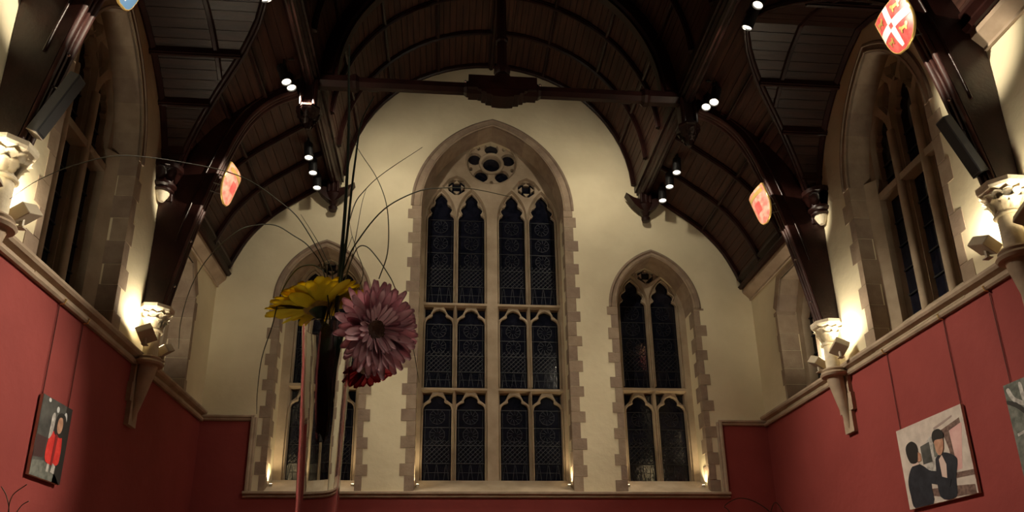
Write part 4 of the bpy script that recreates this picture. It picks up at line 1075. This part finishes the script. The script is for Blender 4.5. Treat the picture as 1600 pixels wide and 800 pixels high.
pa('man_front', [(.50, .06), (.72, .02), (.76, .22), (.82, .40), (.78, .48), (.66, .54), (.56, .52), (.52, .44)], M['suit'], .005)
pa('shirt', [(.58, .26), (.64, .22), (.67, .40), (.63, .52), (.58, .48)], M['shirt'], .007)
pa('arm', [(.40, .24), (.66, .14), (.70, .22), (.46, .33)], M['suit'], .008)
pa('face', [(.57, .56), (.61, .52), (.66, .56), (.69, .66), (.67, .72), (.57, .72), (.56, .64)], M['skin'], .008)
pa('hair', [(.55, .68), (.58, .71), (.69, .70), (.71, .75), (.66, .82), (.58, .82), (.54, .76)], M['hair'], .009)
g, pa = painting(1, 4.9, 5.755, 2.20, 3.03, 'grey abstract canvas cut by the right edge of the picture')
pa('paint_ground', rect, M['slate2'])
for k, pts in enumerate(([(.03, .93), (.09, .80), (.22, .72), (.24, .75), (.12, .84), (.07, .95)], [(.0, .80), (.14, .70), (.40, .40), (.42, .43), (.17, .74), (.02, .83)], [(.2, .95), (.22, .74), (.36, .55), (.38, .57), (.26, .76), (.24, .95)], [(.05, .44), (.5, .52), (.5, .54), (.05, .47)])):
    pa('paint_stroke', pts, M['greyp'] if k != 1 else M['hair'], .002)
pa('paint_block', [(.25, .75), (1, .6), (1, 1), (.3, .97)], plain('paint_umber', (.16, .13, .10), .6), .001)
def cord(s, y, z0, label):
    g = empty('hanging_cord', (s*(W-.012), y, z0)); tag(g, label, 'picture cord', 'picture cords')
    bm = bmesh.new(); add_tube(bm, [Vector((s*(W-.012), y, ZC+.0)), Vector((s*(W-.012), y, z0))], .0045, 6); finish(bm, 'cord', M['cord'], g)
    bm = bmesh.new(); add_tube(bm, [Vector((s*(W-.02), y, ZC+.045)), Vector((s*(W-.065), y, ZC+.03)), Vector((s*(W-.05), y, ZC-.01)), Vector((s*(W-.014), y, ZC-.015))], .006, 6); finish(bm, 'hook', M['gold'], g)
cord(-1, 6.47, 3.0, 'dark picture cord to the camera side of the red-coat canvas'); cord(-1, 6.93, 3.0, 'dark picture cord to the gable side of the red-coat canvas')
cord(1, 7.33, 2.98, 'dark picture cord to the gable side of the two-men canvas'); cord(1, 6.35, 2.98, 'dark picture cord to the camera side of the two-men canvas')
cord(1, 5.70, 2.98, 'dark picture cord above the grey abstract canvas')

# ================================================================== TABLES, VASES, FLOWERS
TZ = .74
def table(x, y, label):
    g = empty('dining_table', (x, y, 0)); tag(g, label, 'table', 'round dining tables')
    bm = bmesh.new(); add_lathe(bm, [(.0, TZ-.03), (.72, TZ-.03), (.74, TZ-.015), (.74, TZ-.006), (0, TZ-.006)], (x, y, 0), 40); finish(bm, 'top', M['timber'], g, smooth=40)
    bm = bmesh.new(); add_lathe(bm, [(.30, 0), (.30, .03), (.06, .08), (.045, .3), (.06, TZ-.03)], (x, y, 0), 24); finish(bm, 'pedestal', M['timber'], g, smooth=40)
    bm = bmesh.new(); rings = []
    for r, z, a in ((0, TZ, 0), (.74, TZ, 0), (.75, TZ-.02, 0), (.77, TZ-.20, .018), (.79, TZ-.40, .035)):
        rings.append([bm.verts.new((x+(r+a*math.sin(14*t))*math.cos(t), y+(r+a*math.sin(14*t))*math.sin(t), z)) for t in [2*PI*k/84 for k in range(84)]] if r else None)
    c = bm.verts.new((x, y, TZ))
    for k in range(84):
        bm.faces.new((c, rings[1][k], rings[1][(k+1) % 84]))
        for a, b in zip(rings[1:], rings[2:]): bm.faces.new((a[k], b[k], b[(k+1) % 84], a[(k+1) % 84]))
    o = finish(bm, 'tablecloth', M['linen'], smooth=60)
    tag(o, label.replace('round dining table', 'white cloth on the round table'), 'tablecloth', 'white tablecloths')
DV_ = 1.05
rim = pix(514, 514, DV_); VH = rim.z-TZ
VX, VY = rim.x, rim.y
def vase(x, y, label):
    g = empty('vase', (x, y, TZ)); tag(g, label, 'vase', 'tall glass vases')
    out = [(.062, 0), (.063, .006), (.050, .014), (.024, .03), (.021, .08), (.022, .20), (.0250, VH*.55), (.030, VH*.8), (.0335, VH*.93), (.037, VH)]
    inn = [(r-.0026, h) for r, h in reversed(out) if h >= .08]
    bm = bmesh.new(); add_lathe(bm, [(r, TZ+h) for r, h in [(.0, 0)]+out+inn+[(0, .075)]], (x, y, 0), 32)
    finish(bm, 'glass', M['clear'], g, smooth=40)
    return g
table(VX, VY, 'round dining table under the nearest vase')
vase(VX, VY, 'tall clear glass flute vase of gerberas in the foreground')
def flower(name, head, face, rad, npet, rows, mat, hmat, label, cup=.25, droop=0, seed=1, path=None, wid=1.0):
    """head: centre, face: direction the flower looks"""
    rnd = random.Random(seed)
    g = empty(name, head); tag(g, label, 'flower', 'gerberas in the foreground vase')
    q = Vector(face).to_track_quat('Z', 'Y')
    # petal mesh along +X
    bm = bmesh.new(); rws = []
    for i in range(8):
        t = i/7; x = rad*(.13+.87*t); wv = rad*.115*wid*math.sin(PI*min(.93, .12+.80*t))**.7
        z = rad*(cup*t*t*.9+.05*math.sin(t*PI))
        rws.append([bm.verts.new((x-(.02*rad if abs(k) == 1 and i == 7 else 0), wv*k, z-.18*wv*(1-abs(k))+ (droop*rad*t*t))) for k in (-1, -.5, 0, .5, 1)])
    for a, b in zip(rws, rws[1:]):
        for k in range(4): bm.faces.new((a[k], a[k+1], b[k+1], b[k]))
    bmesh.ops.solidify(bm, geom=bm.faces[:], thickness=.0006); bmesh.ops.recalc_face_normals(bm, faces=bm.faces)
    me = bpy.data.meshes.new('petal'); bm.to_mesh(me); bm.free(); me.materials.append(mat)
    for p in me.polygons: p.use_smooth = True
    for r in range(rows):
        n = npet[r]
        for k in range(n):
            a = 2*PI*(k+.5*r)/n+rnd.uniform(-.06, .06)
            sc = (1.0, .90, .56, .42)[r]*rnd.uniform(.93, 1.04)
            o = link('petal', me, None, g)
            o.matrix_local = q.to_matrix().to_4x4() @ Matrix.Rotation(a, 4, 'Z') @ Matrix.Translation((0, 0, .002*r)) @ Matrix.Rotation(-(.04+.11*r)+rnd.uniform(-.09, .09), 4, 'Y') @ Matrix.Rotation(rnd.uniform(-.2, .2), 4, 'X') @ Matrix.Diagonal((sc, sc*rnd.uniform(.9, 1.1), sc, 1))
    bm = bmesh.new(); add_lathe(bm, [(0, rad*.10), (rad*.16, rad*.15), (rad*.29, rad*.13), (rad*.31, rad*.05), (rad*.25, -.002), (0, -.002)], None, 20, Matrix.Translation(head) @ q.to_matrix().to_4x4()); finish(bm, 'heart', hmat, g, smooth=60)
    bm = bmesh.new(); add_lathe(bm, [(0, -rad*.26), (rad*.07, -rad*.24), (rad*.16, -rad*.08), (rad*.20, 0), (0, .0)], None, 16, Matrix.Translation(head) @ q.to_matrix().to_4x4()); finish(bm, 'calyx', M['stem'], g, smooth=60)
    if path:
        bm = bmesh.new(); add_tube(bm, [Vector(p) for p in smooth_curve(path, 4)], .0032, 8); finish(bm, 'stem', M['stem'], g, smooth=60)
def vin(dx, dy, h): return Vector((VX+dx, VY+dy, TZ+h))
yh = pix(497, 482, 1.05); yf = (UPV*.93 - RGT*.30 + FWD*.22)
flower('yellow_gerbera', yh, yf, .072, (34, 30, 24), 3, M['yellow'], M['heart_y'], 'yellow gerbera seen edge-on over the vase rim', .10, seed=2, wid=1.25,
       path=[vin(-.004, .004, VH*.80), vin(-.004, .002, VH*.9), vin(-.004, 0, VH*.99), Vector(yh)-Vector(yf).normalized()*.018])
ph = pix(583, 514, 1.00); pf = (RGT*.70 - FWD*.70 - UPV*.04)
flower('pink_gerbera', ph, pf, .067, (34, 30, 24), 3, M['pink'], M['heart'], 'large pink gerbera with dark heart leaning right of the vase', .20, seed=5,
       path=[vin(.006, 0, VH*.80), vin(.01, 0, VH*.9), vin(.02, 0, VH*1.0), Vector(ph)-Vector(pf).normalized()*.045-UPV*.002, Vector(ph)-Vector(pf).normalized()*.015])
rh = pix(573, 572, 1.06); rf = (RGT*.45 - UPV*.75 - FWD*.45)
flower('red_gerbera', rh, rf, .042, (20, 16), 2, M['crimson'], M['heart'], 'small red gerbera hanging below the pink one', .2, seed=9, wid=1.5,
       path=[vin(.004, .006, VH*.81), vin(.008, .008, VH*.9), vin(.02, .012, VH*1.01), vin(.035, .012, VH*1.0), Vector(rh)-Vector(rf).normalized()*.01])
# dark leaf rolled round the stems inside the vase
bm = bmesh.new(); R_ = []
for i in range(9):
    t = i/8; h = VH*(.79+.21*t); r = .005+.0045*math.sin(t*PI*.8)+.001*t
    R_.append([bm.verts.new(vin((r+.0015*math.sin(5*a))*math.cos(a)*1.3, (r)*math.sin(a), h+.006*math.sin(3*a+1))) for a in [2*PI*k/20 for k in range(20)]])
for a, b in zip(R_, R_[1:]):
    for k in range(20): bm.faces.new((a[k], a[(k+1) % 20], b[(k+1) % 20], b[k]))
bm.faces.new(R_[0])
tag(finish(bm, 'rolled_leaf', M['leafm'], smooth=60), 'dark green leaf rolled round the stems inside the foreground vase', 'leaf')
# grass blades and stalks
def blade(name, pts, label, depth=1.05, r=.0011, mat='blade', d1=None, root=True):
    n = len(pts); P = [pix(u, v, depth+((d1 or depth)-depth)*i/(n-1)) for i, (u, v) in enumerate(pts)]
    if root: P = [vin(random.uniform(-.008, .008), random.uniform(-.006, .006), VH*.80), vin(random.uniform(-.01, .01), random.uniform(-.008, .008), VH*.98)] + P
    C_ = smooth_curve(P, 6); N_ = len(C_)
    bm = bmesh.new(); add_tube(bm, C_, [max(.00035, r*(1-.65*(i/N_)**2)) for i in range(N_)], 6, flat=.7)
    tag(finish(bm, name, M[mat], smooth=60), label, 'grass blade' if name == 'grass_blade' else 'stalk', 'grass in the foreground vase')
blade('green_stalk', [(529, 440), (536, 370), (541, 300), (545, 200), (545, 120), (546, 70)], 'thick dark green stalk standing upright in the foreground vase, left of two', 1.04, .0042, 'stalk')
blade('green_stalk', [(533, 440), (542, 370), (549, 300), (556, 244), (565, 190), (585, 150)], 'thick dark green stalk standing upright in the foreground vase, right of two', 1.05, .0030, 'stalk')
blade('grass_blade', [(540, 415), (560, 375), (600, 327), (650, 300), (687, 294), (737, 295), (800, 308)], 'grass blade arching right to the great window tracery', 1.05, .0016)
blade('grass_blade', [(536, 400), (552, 325), (572, 295), (600, 270), (660, 230)], 'straight grass blade pointing up right beside the great window', 1.04, .0012)
blade('grass_blade', [(545, 420), (555, 375), (565, 320), (572, 296)], 'short thin grass blade under the straight one', 1.06, .0009)
blade('grass_blade', [(592, 436), (605, 397), (607, 350), (602, 312), (587, 275), (562, 237), (545, 205)], 'pale grass blade bowing right and back to the stalks', 1.08, .0010, root=False)
blade('grass_blade', [(512, 435), (500, 397), (467, 342), (437, 315), (395, 285), (350, 267), (287, 254), (225, 245), (175, 244), (120, 257), (82, 271), (50, 287), (15, 311)], 'very long grass blade sweeping left across the side window', 1.05, .0013, d1=.98)
blade('grass_blade', [(507, 432), (485, 388), (457, 367), (430, 352), (400, 352), (370, 362), (328, 400), (300, 445), (283, 500), (279, 545)], 'long grass blade drooping left towards the far column', 1.05, .0012, d1=.95)
blade('grass_blade', [(508, 436), (499, 419), (484, 414), (465, 420), (448, 441), (436, 467), (425, 510), (409, 560), (402, 614), (401, 647)], 'grass blade curling over left in front of the left gable window', 1.02, .0014)
blade('grass_blade', [(541, 432), (546, 415), (558, 388), (572, 385), (588, 401), (607, 429), (616, 447), (632, 490), (641, 522), (648, 557), (655, 598)], 'grass blade curling over right behind the pink gerbera', 1.08, .0014)
blade('grass_blade', [(530, 430), (550, 370)], 'short stiff grass blade among the stalks, leaning right', 1.05, .0012)
blade('grass_blade', [(565, 439), (558, 394), (550, 368), (545, 340)], 'thin grass blade crossing the stalks above the yellow gerbera', 1.07, .0010)
blade('grass_blade', [(520, 436), (508, 400), (492, 370), (470, 335)], 'short grass blade leaning left above the yellow gerbera', 1.06, .0013)
# two farther tables whose grass tips rise into the bottom of the picture
for (cu, cv, dep, tl, tips) in ((1172, 860, 4.0, 'right', [[(1165, 850), (1140, 800), (1132, 791), (1152, 779), (1175, 782), (1200, 797), (1215, 815)], [(1180, 850), (1200, 812), (1211, 785), (1226, 803)]]),
                           (20, 870, 3.6, 'left', [[(12, 850), (13, 800), (20, 774), (42, 757)], [(15, 850), (16, 820), (32, 792), (45, 783)], [(8, 840), (14, 800), (10, 775), (2, 760)]])):
    p = pix(cu, cv, dep)
    table(p.x, p.y, f'round dining table below the picture, {tl} side')
    vase(p.x, p.y, f'tall glass vase below the picture, {tl} side')
    for k, t in enumerate(tips):
        P = [Vector((p.x, p.y, TZ+VH*.75)), Vector((p.x+.003*k, p.y, TZ+VH*1.0))] + [pix(u, v, dep) for u, v in t]
        C_ = smooth_curve(P, 6); bm = bmesh.new(); add_tube(bm, C_, .0022, 6)
        tag(finish(bm, 'grass_blade', M['blade'], smooth=60), f'grass tip rising from the bottom edge, {tl} side, ' + ('arching', 'short upright', 'curling')[k], 'grass blade', 'grass on the farther tables')

# leaves share one mesh but stone ones need the stone colour
pale_leaf = _leaf.copy(); pale_leaf.materials.clear(); pale_leaf.materials.append(M['pale'])
for o in bpy.data.objects:
    if o.type == 'MESH' and o.name.split('.')[0] == 'leaf' and o.parent and o.parent.name.split('.')[0] == 'capital': o.data = pale_leaf
